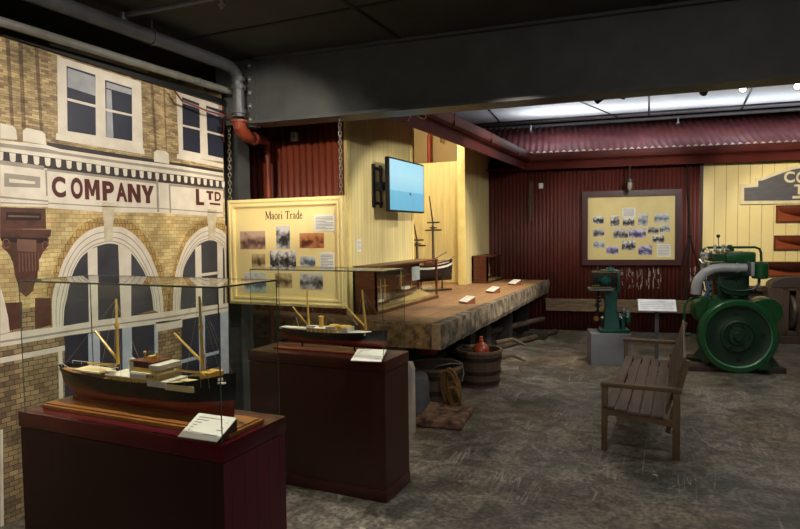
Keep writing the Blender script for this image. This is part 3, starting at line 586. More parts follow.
for q, k_ in (([(-3.923, 1.882), (-3.624, 1.707)], 0), ([(-3.494, 1.928), (-3.340, 1.713)], 1), ([(-3.230, 1.856), (-2.965, 1.719)], 2), ([(-3.788, 1.663), (-3.630, 1.520)], 3), ([(-3.573, 1.696), (-3.277, 1.515)], 4),
                 ([(-3.228, 1.643), (-3.063, 1.538)], 5), ([(-3.884, 1.478), (-3.626, 1.288)], 5), ([(-3.518, 1.479), (-3.326, 1.342)], 3), ([(-3.236, 1.483), (-2.985, 1.334)], 1)):
    MB().box((q[0][0], YM-.004, q[1][1]), (q[1][0], YM+.001, q[0][1])).build('photo', pm[k_], tt)
def textcard(x0, z0, x1, z1, Y, parent, name='text_label', n=9):
    mb = MB(); mb.k = 0; mb.box((x0, Y-.004, z0), (x1, Y+.001, z1)); mb.k = 1
    for i in range(n):
        z = z1-(z1-z0)*(.14+.8*i/n); ww = (x1-x0)*(.84 if i % 4 != 3 else .5)
        mb.box((x0+(x1-x0)*.08, Y-.0046, z-(z1-z0)*.018), (x0+(x1-x0)*.08+ww, Y-.003, z+(z1-z0)*.012))
    return mb.build(name, [m_white, m_ink], parent, smooth=False)
q = [(-3.069, 2.022), (-2.848, 1.872)]; textcard(q[0][0], q[1][1], q[1][0], q[0][1], YM, tt)
q = [(-3.016, 1.675), (-2.861, 1.516)]; textcard(q[0][0], q[1][1], q[1][0], q[0][1], YM, tt)
# serif lettering drawn stroke by stroke
def serif_word(mb, word, x0, x1, zb, H, fr, d):
    S = {'M': (1.0, [([(.08, 0), (.12, 1)], .05), ([(.12, 1), (.5, .08)], .13), ([(.5, .08), (.88, 1)], .05), ([(.88, 1), (.92, 0)], .13), ([(0, .02), (.2, .02)], .05), ([(.8, .02), (1.02, .02)], .05), ([(0, .98), (.16, .98)], .05), ([(.86, .98), (1, .98)], .05)]),
         'a': (.52, [([(.06, .5), (.2, .64), (.36, .58), (.4, .42), (.4, .06), (.5, .02)], .09), ([(.4, .38), (.16, .3), (.06, .16), (.16, .02), (.4, .12)], .07)]),
         'o': (.56, [([(.28+.24*cos(t*pi/6), .33+.33*sin(t*pi/6)) for t in range(13)], .08)]),
         'r': (.42, [([(.12, 0), (.12, .64)], .1), ([(.12, .46), (.26, .62), (.4, .6)], .08), ([(0, .02), (.26, .02)], .05)]),
         'i': (.3, [([(.14, 0), (.14, .62)], .1), ([(.02, .02), (.27, .02)], .05), ([(.09, .86), (.2, .86)], .11)]),
         'T': (.78, [([(.39, 0), (.39, .98)], .12), ([(.02, .97), (.76, .97)], .06), ([(.03, .97), (.03, .78)], .05), ([(.75, .97), (.75, .78)], .05), ([(.24, .02), (.54, .02)], .05)]),
         'd': (.58, [([(.46, 0), (.46, 1.02)], .1), ([(.44, .5), (.28, .64), (.1, .5), (.05, .3), (.12, .08), (.28, .0), (.44, .12)], .08), ([(.34, 1.0), (.46, 1.0)], .05), ([(.46, .02), (.56, .02)], .05)]),
         'e': (.5, [([(.07, .38), (.42, .4), (.38, .58), (.24, .65), (.1, .52), (.05, .3), (.12, .08), (.28, .0), (.46, .12)], .075)]), ' ': (.35, [])}
    tot = sum(S[c][0]+.08 for c in word); k = (x1-x0)/tot; x = x0
    for c in word:
        for pts, w in S[c][1]: mb.ribbon([(x+a*k, zb+b*H) for a, b in pts], w*k*1.5, fr, d, d+.002)
        x += (S[c][0]+.08)*k
for wd, q in (('Maori', [(-3.616, 1.992), (-3.412, 2.068)]), ('Trade', [(-3.385, 1.992), (-3.188, 2.066)])):
    ti = MB(); serif_word(ti, wd, q[0][0], q[1][0], q[0][1], q[1][1]-q[0][1], f4, .0005); ti.build('title', mat('title_brown', '#5f3517', .5), tt, smooth=False)
chain((mx0+.02, YM, mz1), (mx0+.03, YM, 2.95), 'hanging_chain', 'left hanging chain of the yellow Maori Trade board', group=None)
chain((mx1-.03, YM, mz1), (mx1-.03, YM, 2.875), 'hanging_chain', 'right hanging chain of the yellow Maori Trade board', group=None)

# ------------------------------------------------------------ display cases
m_wine_shaded = board_mat('wine_red_plinth_boards_shaded', '#2a0e15', '#10040a', .085, 'X', .35, .05, .03)  # front boards near black, their shade is put into the colour
m_wine_lit = board_mat('wine_red_plinth_side_lit', '#6e2139', '#26080f', .085, 'Y', .35, .05, .03)  # same boards on the side, colour lifted in place of light
m_wine_t = mat('wine_red_plinth_top', '#561621', .2, 0, '#48121a', 4)
m_choc = board_mat('chocolate_plinth_boards', '#3c1a12', '#200c08', .09, 'X', .4, .04, .03)
m_choc_t = mat('chocolate_plinth_top', '#401a12', .35, 0, '#36150f', 4)
def case(name, label, x0, x1, y0, y1, zt, zg, boards, side, topm, skirt):
    t = thing(name, label, 'display case', ((x0+x1)/2, (y0+y1)/2, 0))
    b = MB(); b.k = 0; b.box((x0+.006, y0+.006, .0), (x1-.006, y1-.006, zt-.08)); 
    for i in range(len(b.f)):
        pass
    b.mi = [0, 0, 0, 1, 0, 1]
    b.build('plinth', [boards, side], t, smooth=False)
    MB().box((x0, y0, zt-.075), (x1, y1, zt), .003).build('plinth_top', topm, t)
    if skirt: MB().box((x0, y0, .0), (x1, y1, .085), .003).build('skirting', topm, t)
    e = .022; g = .006; X0, X1, Y0, Y1 = x0+e, x1-e, y0+e, y1-e
    gl = MB()
    gl.box((X0, Y0, zt), (X1, Y0+g, zg)); gl.box((X0, Y1-g, zt), (X1, Y1, zg)); gl.box((X0, Y0+g, zt), (X0+g, Y1-g, zg)); gl.box((X1-g, Y0+g, zt), (X1, Y1-g, zg)); gl.box((X0, Y0, zg), (X1, Y1, zg+g))
    gp = gl.build('glass_cover', m_glass, t, smooth=False)
    ed = MB(); s_ = .0035
    for X in (X0, X1):
        for Y in (Y0, Y1): ed.box((X-s_/2, Y-s_/2, zt+.001), (X+s_/2, Y+s_/2, zg+g))
    for Y in (Y0, Y1): ed.box((X0, Y-s_/2, zg-.001), (X1, Y+s_/2, zg+g+.001))
    for X in (X0, X1): ed.box((X-s_/2, Y0, zg-.001), (X+s_/2, Y1, zg+g+.001))
    ed.build('glass_edge', m_glassedge, gp, smooth=False)
    return t
case('display_case', 'nearest glass display case on a wine red boarded plinth before the mural', -3.01, -1.705, 1.94, 2.385, .98, 1.63, m_wine_shaded, m_wine_lit, m_wine_t, False)
case('display_case', 'glass display case on a brown plinth below the Maori Trade board', -2.95, -1.80, 3.66, 4.06, .98, 1.585, m_choc, board_mat('chocolate_side', '#3c1a12', '#200c08', .09, 'Y', .4, .04, .03), m_choc_t, True)

def card(name, label, P, parent=None, th=.004, lines=7, wedge=False, wood=None, group=None, cat='label'):
    """a slanted label card: P = front-left, front-right, back-right, back-left corners"""
    P = [Vector(p) for p in P]; nrm = (P[1]-P[0]).cross(P[3]-P[0]).normalized()
    def fr(a, b, d): return P[0]*(1-a)*(1-b)+P[1]*a*(1-b)+P[2]*a*b+P[3]*(1-a)*b+nrm*d
    t = thing(name, label, cat, tuple(sum(P, Vector())/4), 0, group)
    mb = MB(); mb.k = 0; mb.prism([(0, 0), (1, 0), (1, 1), (0, 1)], fr, 0, th); mb.k = 1
    for i in range(lines):
        b = .85-.75*i/lines; mb.prism([(.1, b-.02), (.9 if i % 3 != 2 else .55, b-.02), (.9 if i % 3 != 2 else .55, b+.015), (.1, b+.015)], fr, th, th+.0006)
    mb.build('card', [m_white, m_ink], t, smooth=False)
    w = MB(); z0 = min(p.z for p in P)-.004
    if wedge:
        vs = [(p.x, p.y, p.z-.001) for p in P]+[(p.x, p.y, wedge) for p in P]
        w.add(vs, [(0, 1, 2, 3), (7, 6, 5, 4), (0, 4, 5, 1), (1, 5, 6, 2), (2, 6, 7, 3), (3, 7, 4, 0)]); w.build('wedge', wood or m_brown, t, smooth=False)
    return t
card('case_label', 'white slanted text label inside the nearest glass case', [(-1.942, 1.933)+(.990,), (-1.738, 1.943)+(.990,), (-1.737, 2.070, 1.054), (-1.950, 2.070, 1.052)], wedge=.981)
card('case_label', 'white slanted text label inside the brown glass case', [(-2.008, 3.557)+(.990,), (-1.799, 3.597)+(.990,), (-1.871, 3.830, 1.022), (-2.099, 3.830, 1.016)], wedge=.981)

# ------------------------------------------------------------ ship models
m_hblk = mat('ship_black_hull', '#12141a', .3); m_hred = mat('ship_red_bottom', '#7a2a1c', .35, col2='#6a2217')
m_buff = mat('ship_buff_paint', '#d8b25a', .4, col2='#c99f45', scale=20); m_swhite = mat('ship_white_paint', '#e6e2d2', .4)
m_sdeck = mat('ship_deck', '#9a6f3c', .5, col2='#83592e', scale=20, stretch=(1, 12, 1)); m_spar = mat('ship_varnished_spar', '#dcb25a', .35, col2='#c69a44')
m_dkwood = mat('dark_bridge_wood', '#6a3320', .4, col2='#54281a'); m_string = mat('rigging', '#b9a888', .7)
def hull(mb, xs, xb, yc, zk, zd, B, wl, sheer=.06, bow=.9, deckmat=2):
    """lofted ship hull from stern xs to bow xb, keel zk, deck zd at midship, beam B; colour changes at wl"""
    n = 26; L_ = xb-xs; T = [0, .12, .28, .42, .6, .78, .9, 1.]; rows = []
    for i in range(n+1):
        s = i/n; 
        shr = sheer*L_*(bow*max(0, (s-.45)/.55)**2+.55*max(0, (.45-s)/.45)**2)
        top = zd+shr; sec = []
        for t in T:
            fb_ = min(1., (max(0., (1-s))/ (.30-.10*t))**.62) if s > .6 else 1.
            fs_ = (min(1., (s+.012)/(.42-.30*t)))**(.75-.35*t) if s < .45 else 1.
            full = (1-(1-t)**3.2)**.55 if t > 0 else .12
            hb = B/2*min(fb_, fs_)*full
            if s > .999: hb = .002
            z = zk+(top-zk)*t
            if s < .10: z = z+(zd-zk)*.55*(1-t)*((.10-s)/.10)
            x = xs+L_*s+(.02*L_*(t-.6) if s > .9 else 0)*(s-.9)/.1
            sec.append((x, hb, z))
        rows.append(sec)
    m = len(T)
    for sg in (1, -1):
        vs = [(x, yc+sg*hb, z) for sec in rows for x, hb, z in sec]
        for i in range(n):
            for j in range(m-1):
                zz = (rows[i][j][2]+rows[i+1][j][2]+rows[i][j+1][2]+rows[i+1][j+1][2])/4
        # split the rows at the waterline so the paint line is clean
        o = len(mb.v); mb.v += [Vector(v) for v in vs]
        for i in range(n):
            for j in range(m-1):
                f = (o+i*m+j, o+(i+1)*m+j, o+(i+1)*m+j+1, o+i*m+j+1); mb.f.append(f); mb.mi.append(1 if T[j] < wl-.01 else 0)
    o = len(mb.v); 
    for sec in rows: x, hb, z = sec[-1]; mb.v += [Vector((x, yc-hb*.97, z-(z-zk)*.13)), Vector((x, yc+hb*.97, z-(z-zk)*.13))]
    for i in range(n): mb.f.append((o+2*i, o+2*i+2, o+2*i+3, o+2*i+1)); mb.mi.append(deckmat)
    # stern closing
    o = len(mb.v); sec = rows[0]; mb.v += [Vector((x, yc-hb, z)) for x, hb, z in sec]+[Vector((x, yc+hb, z)) for x, hb, z in sec]
    for j in range(m-1): mb.f.append((o+j, o+j+1, o+m+j+1, o+m+j)); mb.mi.append(0)
    return lambda s: zd+sheer*L_*(bow*max(0, (s-.45)/.55)**2+.55*max(0, (.45-s)/.45)**2)
def lifeboat(mb, x, y, z, L_, w):
    n = 8
    for sg in (1,):
        vs = []; fs = []
        for i in range(n+1):
            s = i/n; hb = w/2*sin(pi*(.06+.88*s))**.6
            vs += [(x+L_*(s-.5), y-hb, z+w*.35), (x+L_*(s-.5), y-hb*.6, z), (x+L_*(s-.5), y+hb*.6, z), (x+L_*(s-.5), y+hb, z+w*.35)]
        for i in range(n):
            for j in range(3): fs.append((4*i+j, 4*i+4+j, 4*i+5+j, 4*i+1+j))
            fs.append((4*i+3, 4*i+7, 4*i+4, 4*i))
        fs += [(0, 1, 2, 3), (4*n+3, 4*n+2, 4*n+1, 4*n)]; mb.add(vs, fs)
def vent(mb, x, y, z, h, r):
    mb.tube([(x, y, z), (x, y, z+h*.8), (x+r*.5, y, z+h*.95), (x+r*1.8, y, z+h)], [r, r, r*1.2, r*1.9], 8)

# steamer in the near case
Ys = 2.14
t = thing('steamship_model', 'black and red steamship model with buff masts in the nearest case', 'ship model', (-2.35, Ys, .98))
MB().box((-2.945, 2.02, .981), (-1.735, 2.255, 1.0), .003).box((-2.93, 2.035, 1.0), (-1.75, 2.24, 1.007)).build('baseboard', m_honey, t)
h = MB(); dk = hull(h, -2.935, -1.80, Ys, 1.020, 1.155, .135, .42, .05, 1.45)
h.build('hull', [m_hblk, m_hred, m_sdeck], t)
kb = MB(); kb.box((-2.86, Ys-.006, 1.008), (-1.86, Ys+.006, 1.03)); kb.build('keel_block', m_hred, t)
def sx(s): return -2.935+1.135*s
d = MB(); d.box((sx(.36), Ys-.062, 1.14), (sx(.66), Ys+.062, 1.172)); d.build('deckhouse', m_buff, t)
d = MB(); d.box((sx(.345), Ys-.068, 1.172), (sx(.60), Ys+.068, 1.178)); d.box((sx(.50), Ys-.070, 1.200), (sx(.65), Ys+.070, 1.206)); d.box((sx(.595), Ys-.072, 1.148), (sx(.70), Ys+.066, 1.176)); d.box((sx(.61), Ys-.074, 1.226), (sx(.665), Ys+.07, 1.248)); d.box((sx(.50), Ys-.074, 1.178), (sx(.59), Ys-.070, 1.200)); d.build('white_dodger', m_swhite, t)
d = MB(); d.box((sx(.51), Ys-.055, 1.172), (sx(.635), Ys+.055, 1.226)); 
for i in range(4): d.k = 1; d.cyl((sx(.53+.028*i), Ys-.0555, 1.19), (sx(.53+.028*i), Ys-.0565, 1.19), .004, n=8)
d.build('bridge', [m_buff, m_hblk], t)
d = MB(); d.box((sx(.50), Ys-.05, 1.226), (sx(.61), Ys+.05, 1.252)); d.box((sx(.49), Ys-.055, 1.252), (sx(.615), Ys+.055, 1.257)); d.build('wheelhouse', m_dkwood, t)
d = MB(); d.box((sx(.55), Ys-.02, 1.257), (sx(.575), Ys+.02, 1.275)); d.cyl((sx(.59), Ys, 1.257), (sx(.59), Ys, 1.29), .005); d.cyl((sx(.52), Ys, 1.257), (sx(.52), Ys, 1.285), .003); d.sph((sx(.52), Ys, 1.288), .008); d.build('instruments', m_buff, t)
d = MB()
for i in range(6): d.cyl((sx(.38+.04*i), Ys-.0625, 1.158), (sx(.38+.04*i), Ys-.0635, 1.158), .0035, n=8)
for i in range(4): d.box((sx(.512+.024*i), Ys-.0512, 1.234), (sx(.512+.024*i)+.016, Ys-.0498, 1.246))
for i in range(5): d.cyl((sx(.52+.07*i), Ys-.0665, 1.115), (sx(.52+.07*i), Ys-.069, 1.115), .003, n=8)
d.build('porthole', m_mglass, t)
d = MB(); d.cyl((sx(.45), Ys, 1.17), (sx(.446), Ys, 1.25), .016); d.build('funnel', mat('ship_grey_funnel', '#b0a890', .4), t)
for s_, hh in ((.41, .07), (.475, .075), (.40, .05)):
    d = MB(); vent(d, sx(s_), Ys+.03, 1.17, hh, .006); d.build('ventilator', m_swhite, t)
for s_, yo in ((.345, -.05), (.40, .055)):
    d = MB(); lifeboat(d, sx(s_+.02), Ys+yo, 1.186, .075, .026); d.build('lifeboat', m_swhite, t)
d = MB(); d.box((sx(.12), Ys-.05, 1.17), (sx(.285), Ys+.05, 1.178)); d.build('hatch_cover', mat('ship_canvas', '#e0cf9e', .6), t)
d = MB(); d.box((sx(.69), Ys-.068, 1.140), (sx(.835), Ys+.05, 1.168)); d.build('hatch_cover', mat('ship_canvas', '#e0cf9e', .6), t)
mA = [(-2.527, 2.140, 1.541), (-2.530, 2.140, 1.216)]; mF = [(-1.992, 2.140, 1.572), (-1.985, 2.140, 1.222)]
for q in (mA, mF):
    d = MB(); d.tube([q[1], q[0]], [.0085, .0055], 10); c = Vector(q[1])*.4+Vector(q[0])*.6; d.tube([c-Vector((0, 0, .01)), c+Vector((0, 0, .01))], .012, 10); d.build('mast', m_spar, t)
bmz = [(-2.529, 2.140, 1.236), (-2.684, 2.140, 1.373)]; bz2 = [(-1.977, 2.140, 1.260), (-2.154, 2.140, 1.393)]
for q in (bmz, bz2, [(-2.544, 2.140, 1.210), (-2.744, 2.140, 1.205)], [(-1.991, 2.140, 1.217), (-2.149, 2.140, 1.218)]):
    d = MB(); d.tube(q, [.007, .005], 8); d.build('derrick_boom', m_spar, t)
rg = MB()
for q in (mA, mF):
    top_ = Vector(q[0]); 
    for dx in (-.05, .05, .1):
        for sg in (-1, 1): rg.tube([top_*.97+Vector(q[1])*.03, (q[1][0]+dx, Ys+sg*.07, 1.17)], .0006, 4)
rg.tube([mF[0], (sx(.985), Ys, 1.235)], .0006, 4); rg.tube([mA[0], (sx(.02), Ys, 1.19)], .0006, 4); rg.tube([bmz[1], mA[0]], .0006, 4); rg.tube([bz2[1], mF[0]], .0006, 4)
rg.build('rigging', m_string, t)
d = MB(); d.box((sx(.85), Ys-.04, dk(.88)), (sx(.90), Ys+.04, dk(.9)+.02)); d.cyl((sx(.87), Ys-.05, dk(.87)+.012), (sx(.87), Ys+.05, dk(.87)+.012), .012); d.cyl((sx(.93), Ys, dk(.93)), (sx(.93), Ys, dk(.93)+.02), .012); d.build('windlass', m_buff, t)
d = MB()
for i in range(3): d.box((sx(.945)+.010*i, Ys-.042+.010*i, 1.200), (sx(.945)+.010*i+.006, Ys-.034+.010*i, 1.213))
d.box((sx(.945), Ys-.044, 1.188), (sx(.975), Ys-.026, 1.194)); d.build('bow_marking', m_swhite, t)
rl = MB()
for sg in (-1, 1):
    pts = [(sx(.03+.02*i), Ys+sg*.07*min(1, (.03+.02*i+.05)*6)*.95, dk(.03+.02*i)+.018) for i in range(14)]; rl.tube(pts, .0012, 5)
    for p in pts[::2]: rl.cyl((p[0], p[1], p[2]-.018), p, .0009, n=5)
rl.build('railing', m_swhite, t)

# steamer in the brown case
Y2 = 3.87
t = thing('steamship_model', 'black and red steamship model with a buff funnel in the brown case', 'ship model', (-2.35, Y2, .98))
MB().box((-2.80, Y2-.10, .981), (-1.95, Y2+.10, .995), .003).build('baseboard', mat('red_mahogany', '#7a3320', .3, col2='#642617', scale=5, stretch=(1, 8, 1)), t)
for xx in (-2.6, -2.15): MB().cyl((xx, Y2, .99), (xx, Y2, 1.035), .007).build('pedestal', m_hblk, t)
h = MB(); dk2 = hull(h, -2.80, -1.885, Y2, 1.030, 1.122, .115, .42, .045); h.build('hull', [m_hblk, m_hred, m_sdeck], t)
def s2(s): return -2.80+.915*s
d = MB(); d.box((s2(.30), Y2-.055, 1.11), (s2(.56), Y2+.055, 1.145)); d.build('deckhouse', m_buff, t)
d = MB(); 
for i in range(7): d.cyl((s2(.31+.04*i), Y2-.057, 1.12), (s2(.31+.04*i), Y2-.057, 1.148), .003, n=6)
d.box((s2(.29), Y2-.06, 1.147), (s2(.57), Y2+.06, 1.152)); d.box((s2(.565), Y2-.05, 1.112), (s2(.70), Y2+.05, 1.132)); d.box((s2(.62), Y2-.055, 1.13), (s2(.68), Y2+.055, 1.165)); d.box((s2(.02), Y2-.04, 1.13), (s2(.27), Y2+.04, 1.14)); d.box((s2(.70), Y2-.05, 1.118), (s2(.84), Y2+.05, 1.135)); d.build('white_deck', m_swhite, t)
MB().cyl((s2(.405), Y2, 1.14), (s2(.405), Y2, 1.235), .019).cyl((s2(.405), Y2, 1.225), (s2(.405), Y2, 1.232), .021).build('funnel', m_buff, t)
d = MB(); d.box((s2(.58), Y2-.04, 1.132), (s2(.665), Y2+.04, 1.172)); d.box((s2(.49), Y2-.04, 1.152), (s2(.56), Y2+.04, 1.175)); d.build('bridge', m_buff, t)
for s_, yo in ((.34, -.05), (.50, .05), (.52, -.05)):
    d = MB(); lifeboat(d, s2(s_), Y2+yo, 1.158, .08, .028); d.build('lifeboat', m_swhite, t)
nA = [(-2.550, 3.870, 1.427), (-2.541, 3.870, 1.154)]; nF = [(-2.080, 3.870, 1.440), (-2.053, 3.870, 1.150)]
for q in (nA, nF): d = MB(); d.tube([q[1], q[0]], [.009, .006], 8); d.build('mast', m_spar, t)
for q in ([(-2.556, 3.870, 1.168), (-2.682, 3.870, 1.293)], [(-2.057, 3.870, 1.172), (-2.227, 3.870, 1.322)]): d = MB(); d.tube(q, [.007, .006], 8); d.build('derrick_boom', m_spar, t)
for q in ([(-2.629, 3.870, 1.142), (-2.654, 3.870, 1.217)], [(-2.126, 3.870, 1.183), (-2.183, 3.870, 1.261)]): d = MB(); d.tube(q, .0022, 6); d.build('davit', mat('pale_metal', '#c9c4b4', .4), t)
rg = MB()
for q in (nA, nF):
    for dx in (-.05, .05): 
        for sg in (-1, 1): rg.tube([q[0], (q[1][0]+dx, Y2+sg*.05, 1.13)], .0006, 4)
rg.tube([nF[0], (s2(.98), Y2, 1.19)], .0006, 4); rg.build('rigging', m_string, t)

# ------------------------------------------------------------ great timber platform
m_plank = board_mat('worn_platform_planks', '#a5815a', '#4a3524', .24, 'X', .7, .03, .10, '#866545')
m_hewn = mat('rough_hewn_timber', '#857966', .9, 0, '#3c342b', 9, contrast=.75, stretch=(1, 1, .8), bump=1.0, bscale=16)
m_hewn_end = mat('rough_timber_end', '#917449', .9, 0, '#4f3a22', 14, contrast=.7, bump=.9, bscale=40)
t = thing('timber_platform', 'large heavy timber platform along the cream wall with rough hewn edge', 'platform', (-2.7, 8.5, 0))
MB().box((-4.75, 5.62, .86), (-2.205, 11.22, .95)).build('deck_planks', m_plank, t, smooth=False)
eb = MB(); n = 60; vs = []; fs = []; r3 = random.Random(11)
for i in range(n+1):
    y = 5.50+i*(11.42-5.50)/n; x = -2.075-.12*i/n; j = r3.uniform(-.008, .008); k_ = r3.uniform(-.012, .012)
    vs += [(-2.21, y, .70), (x-.02+j, y, .705+k_*.6), (x+j, y, .76+k_), (x+k_, y, .88), (x-.006+j*.6, y, .951), (-2.21, y, .951)]
for i in range(n):
    for j in range(6): fs.append((6*i+j, 6*i+(j+1) % 6, 6*i+6+(j+1) % 6, 6*i+6+j))
fs += [(0, 1, 2, 3, 4, 5), tuple(6*n+i for i in (5, 4, 3, 2, 1, 0))]; eb.add(vs, fs); eb.build('edge_beam', m_hewn, t, smooth=False)
MB().box((-4.75, 5.50, .70), (-2.215, 5.64, .9505), .006).build('end_beam', m_hewn_end, t)
MB().box((-2.19, 5.488, .705), (-2.10, 5.53, .9515), .004).build('end_block', mat('pale_end_grain', '#9a8261', .9, col2='#7f6849', scale=20), t)
for x, y in ((-2.9, 5.75), (-2.55, 7.6), (-2.55, 8.35), (-2.55, 9.6), (-2.6, 11.0), (-4.4, 5.8)):
    MB().box((x-.1, y-.1, 0), (x+.1, y+.1, .862), .006).build('post', mat('dark_post_timber', '#292420', .85, 0, '#1b1815', 6, stretch=(4, 4, 1)), t)
MB().box((-3.3, 5.7, 0), (-3.2, 11.3, .86)).build('back_board', mat('dark_post_timber', '#3a342e', .85), t)
def wedge_label(p, w, dp, lab, rz=radians(8)):
    u = Vector((cos(rz), sin(rz), 0)); v = Vector((-sin(rz), cos(rz), 0)); p = Vector(p)
    P = [p, p+u*w, p+u*w+v*dp, p+v*dp]; z = [.975, .975, 1.035, 1.035]
    return card('platform_label', lab, [(q.x, q.y, zz) for q, zz in zip(P, z)], wedge=.9515, wood=mat('wedge_wood', '#7a4a2a', .5), lines=4)
wedge_label((-2.53, 7.28, 0), .17, .13, 'nearest white slanted label on a wooden wedge on the timber platform', radians(-35))
wedge_label((-2.59, 8.66, 0), .17, .13, 'middle of three white slanted labels along the timber platform', radians(-35))
wedge_label((-2.61, 10.02, 0), .17, .13, 'farthest of three white slanted labels along the timber platform', radians(-35))

# ------------------------------------------------------------ wooden model cases on the platform
m_dio = mat('diorama_ground', '#a98f5c', .8, 0, '#7d6a42', 12)
def wood_case(label, x0, x1, y0, y1, z0, z1, w, group=None):
    t = thing('model_case', label, 'display case', ((x0+x1)/2, (y0+y1)/2, z0))
    MB().box((x0, y0, z0), (x1+.01, y1+.01, z0+.035), .003).build('base', m_brown, t)
    MB().box((x0, y0, z1-.025), (x1+.01, y1+.01, z1), .003).build('top', m_brown, t)
    f = MB()
    for X in (x0, x1-w):
        for Y in (y0, y1-w): f.box((X, Y, z0+.035), (X+w, Y+w, z1-.025))
    f.box((x0, y0, z0+.035), (x0+.01, y1, z1-.025)); f.build('frame', m_brown, t, smooth=False)
    MB().box((x1-.008, y0+w, z0+.035), (x1-.003, y1-w, z1-.025)).box((x0+w, y1-.008, z0+.035), (x1-w, y1-.003, z1-.025)).build('glass_pane', m_glass, t, smooth=False)
    return t
t = wood_case('long brown wooden model case with a glass front below the television', -3.29, -3.0, 5.92, 7.76, .9515, 1.485, .025)
MB().box((-3.29, 5.92, .985), (-3.0, 5.935, 1.46)).build('end_panel', m_brown, t)
MB().box((-3.285, 5.93, .985), (-3.01, 7.74, 1.01)).build('diorama_base', m_dio, t)
MB().add([(-3.27, 6.9, 1.01), (-3.05, 6.8, 1.01), (-3.05, 7.65, 1.01), (-3.27, 7.7, 1.01), (-3.27, 7.1, 1.08), (-3.15, 7.5, 1.09)], [(0, 1, 5, 4), (1, 2, 5), (2, 3, 5), (3, 4, 5), (3, 0, 4)]).build('diorama_slope', mat('diorama_sand', '#c2a96c', .8), t)
def small_ship(x, y, z, L_, lab, par_name='ship_model', hullm=None, masts=2, hgt=.2):
    M_ = Matrix.Translation((x, y, z)) @ Matrix.Rotation(pi/2, 4, 'Z')
    t = thing(par_name, lab, 'ship model', (x, y, z)); h = MB(); hull(h, -L_/2, L_/2, 0, 0, L_*.10, L_*.16, .28, .05); h.v = [M_ @ v for v in h.v]; h.build('hull', hullm or [mat('toy_hull_brown', '#3a2016', .4), m_dkwood, m_sdeck], t)
    d = MB(M_); d.box((-L_*.2, -L_*.04, L_*.09), (L_*.08, L_*.04, L_*.15)); d.build('deckhouse', m_swhite, t)
    for i in range(masts):
        a = -L_*.28+L_*.52*i/max(1, masts-1); d = MB(M_); d.cyl((a, 0, L_*.08), (a, 0, hgt), .005, .003, 8); d.cyl((a, -L_*.1, hgt*.72), (a, L_*.1, hgt*.72), .003, n=6); d.build('mast', m_spar, t)
    r = MB(M_)
    for i in range(masts):
        a = -L_*.28+L_*.52*i/max(1, masts-1)
        for b in (-.12, .12): r.tube([(a, 0, hgt), (a+b*L_, 0, L_*.09)], .0009, 4)
    r.build('rigging', m_string, t); return t
small_ship(-3.12, 7.0, 1.085, .62, 'larger model ship with pale deckhouse inside the long wooden case', hgt=.32)
small_ship(-3.16, 6.35, 1.011, .42, 'smaller model ship at the near end of the long wooden case', masts=3, hgt=.3)
tag(MB().box((-3.012, 6.92, 1.25), (-3.009, 7.16, 1.42)).build('case_notice', mat('grey_notice', '#a9b0b6', .5)), 'grey notice card behind the glass of the long wooden case', 'notice')
t = wood_case('small brown wooden model case at the far end of the platform', -3.29, -3.0, 10.17, 11.10, .9515, 1.43, .03)
MB().box((-3.29, 10.17, .985), (-3.0, 10.185, 1.41)).build('end_panel', m_brown, t); MB().box((-3.28, 10.19, .985), (-3.01, 11.08, 1.0)).build('diorama_base', m_dio, t)
small_ship(-3.15, 10.65, 1.001, .5, 'model ship inside the small far wooden case', hgt=.26)

# schooner on the platform in the doorway
m_spd = mat('dark_spar', '#3d2417', .45)
t = thing('sailing_ship_model', 'tall two masted sailing ship model standing in the lit doorway', 'ship model', (-3.45, 9.0, .951))
Msc = Matrix.Translation((-3.46, 8.70, 1.10)) @ Matrix.Rotation(radians(58), 4, 'Z')
h = MB(); dk3 = hull(h, -.62, .40, 0, 0, .24, .27, .42, .09)
h.mi = [3 if (mi == 0 and i % 7 == 5) else mi for i, mi in enumerate(h.mi)]
h.v = [Msc @ v for v in h.v]; h.build('hull', [mat('schooner_black', '#1d1a1b', .35), m_hblk, m_sdeck, mat('schooner_white_band', '#e4dfd2', .4)], t)
st_ = MB(Msc); st_.box((-.3, -.12, -.149), (.3, .12, -.125)); st_.cyl((-.2, 0, -.13), (-.2, 0, .02), .012); st_.cyl((.2, 0, -.13), (.2, 0, .02), .012); st_.build('stand', mat('stand_dark', '#2c1d15', .4), t)
for a, hh in ((-.26, .92), (.04, 1.30)):
    d = MB(Msc); d.cyl((a, 0, .2), (a-.01, 0, hh*.66), .022, .017, 8); d.cyl((a+.01, 0, hh*.6), (a-.07, 0, hh), .014, .008, 8); d.box((a-.04, -.04, hh*.62), (a+.04, .04, hh*.635)); d.build('mast', m_spd, t)
    for zz, ww in ((.60, .20), (.69, .15)):
        d = MB(Msc); d.cyl((a, -ww, hh*zz), (a, ww, hh*zz), .012, n=8); d.build('yard', m_spd, t)
d = MB(Msc); d.cyl((.30, 0, .29), (.46, 0, .37), .009, .005, 8); d.build('bowsprit', m_spd, t)
d = MB(Msc); d.cyl((-.25, 0, .34), (-.55, 0, .40), .009, n=8); d.cyl((.02, 0, .32), (.30, 0, .44), .009, n=8); d.build('boom', m_spd, t)
r = MB(Msc)
for a, hh in ((-.26, .90), (.04, 1.26)):
    for k_ in range(4):
        for sg in (-1, 1): r.tube([(a, 0, hh*.75), (a-.10+.06*k_, sg*.13, .25)], .0013, 4)
for zz in (.6, .8, 1.0): r.tube([(.03, 0, 1.25*zz), (.25+.15*zz, 0, .30+.05*zz)], .0013, 4)
r.tube([(-.3, 0, .9), (.12, 0, .6)], .0013, 4); r.build('rigging', m_string, t)
d = MB(Msc)
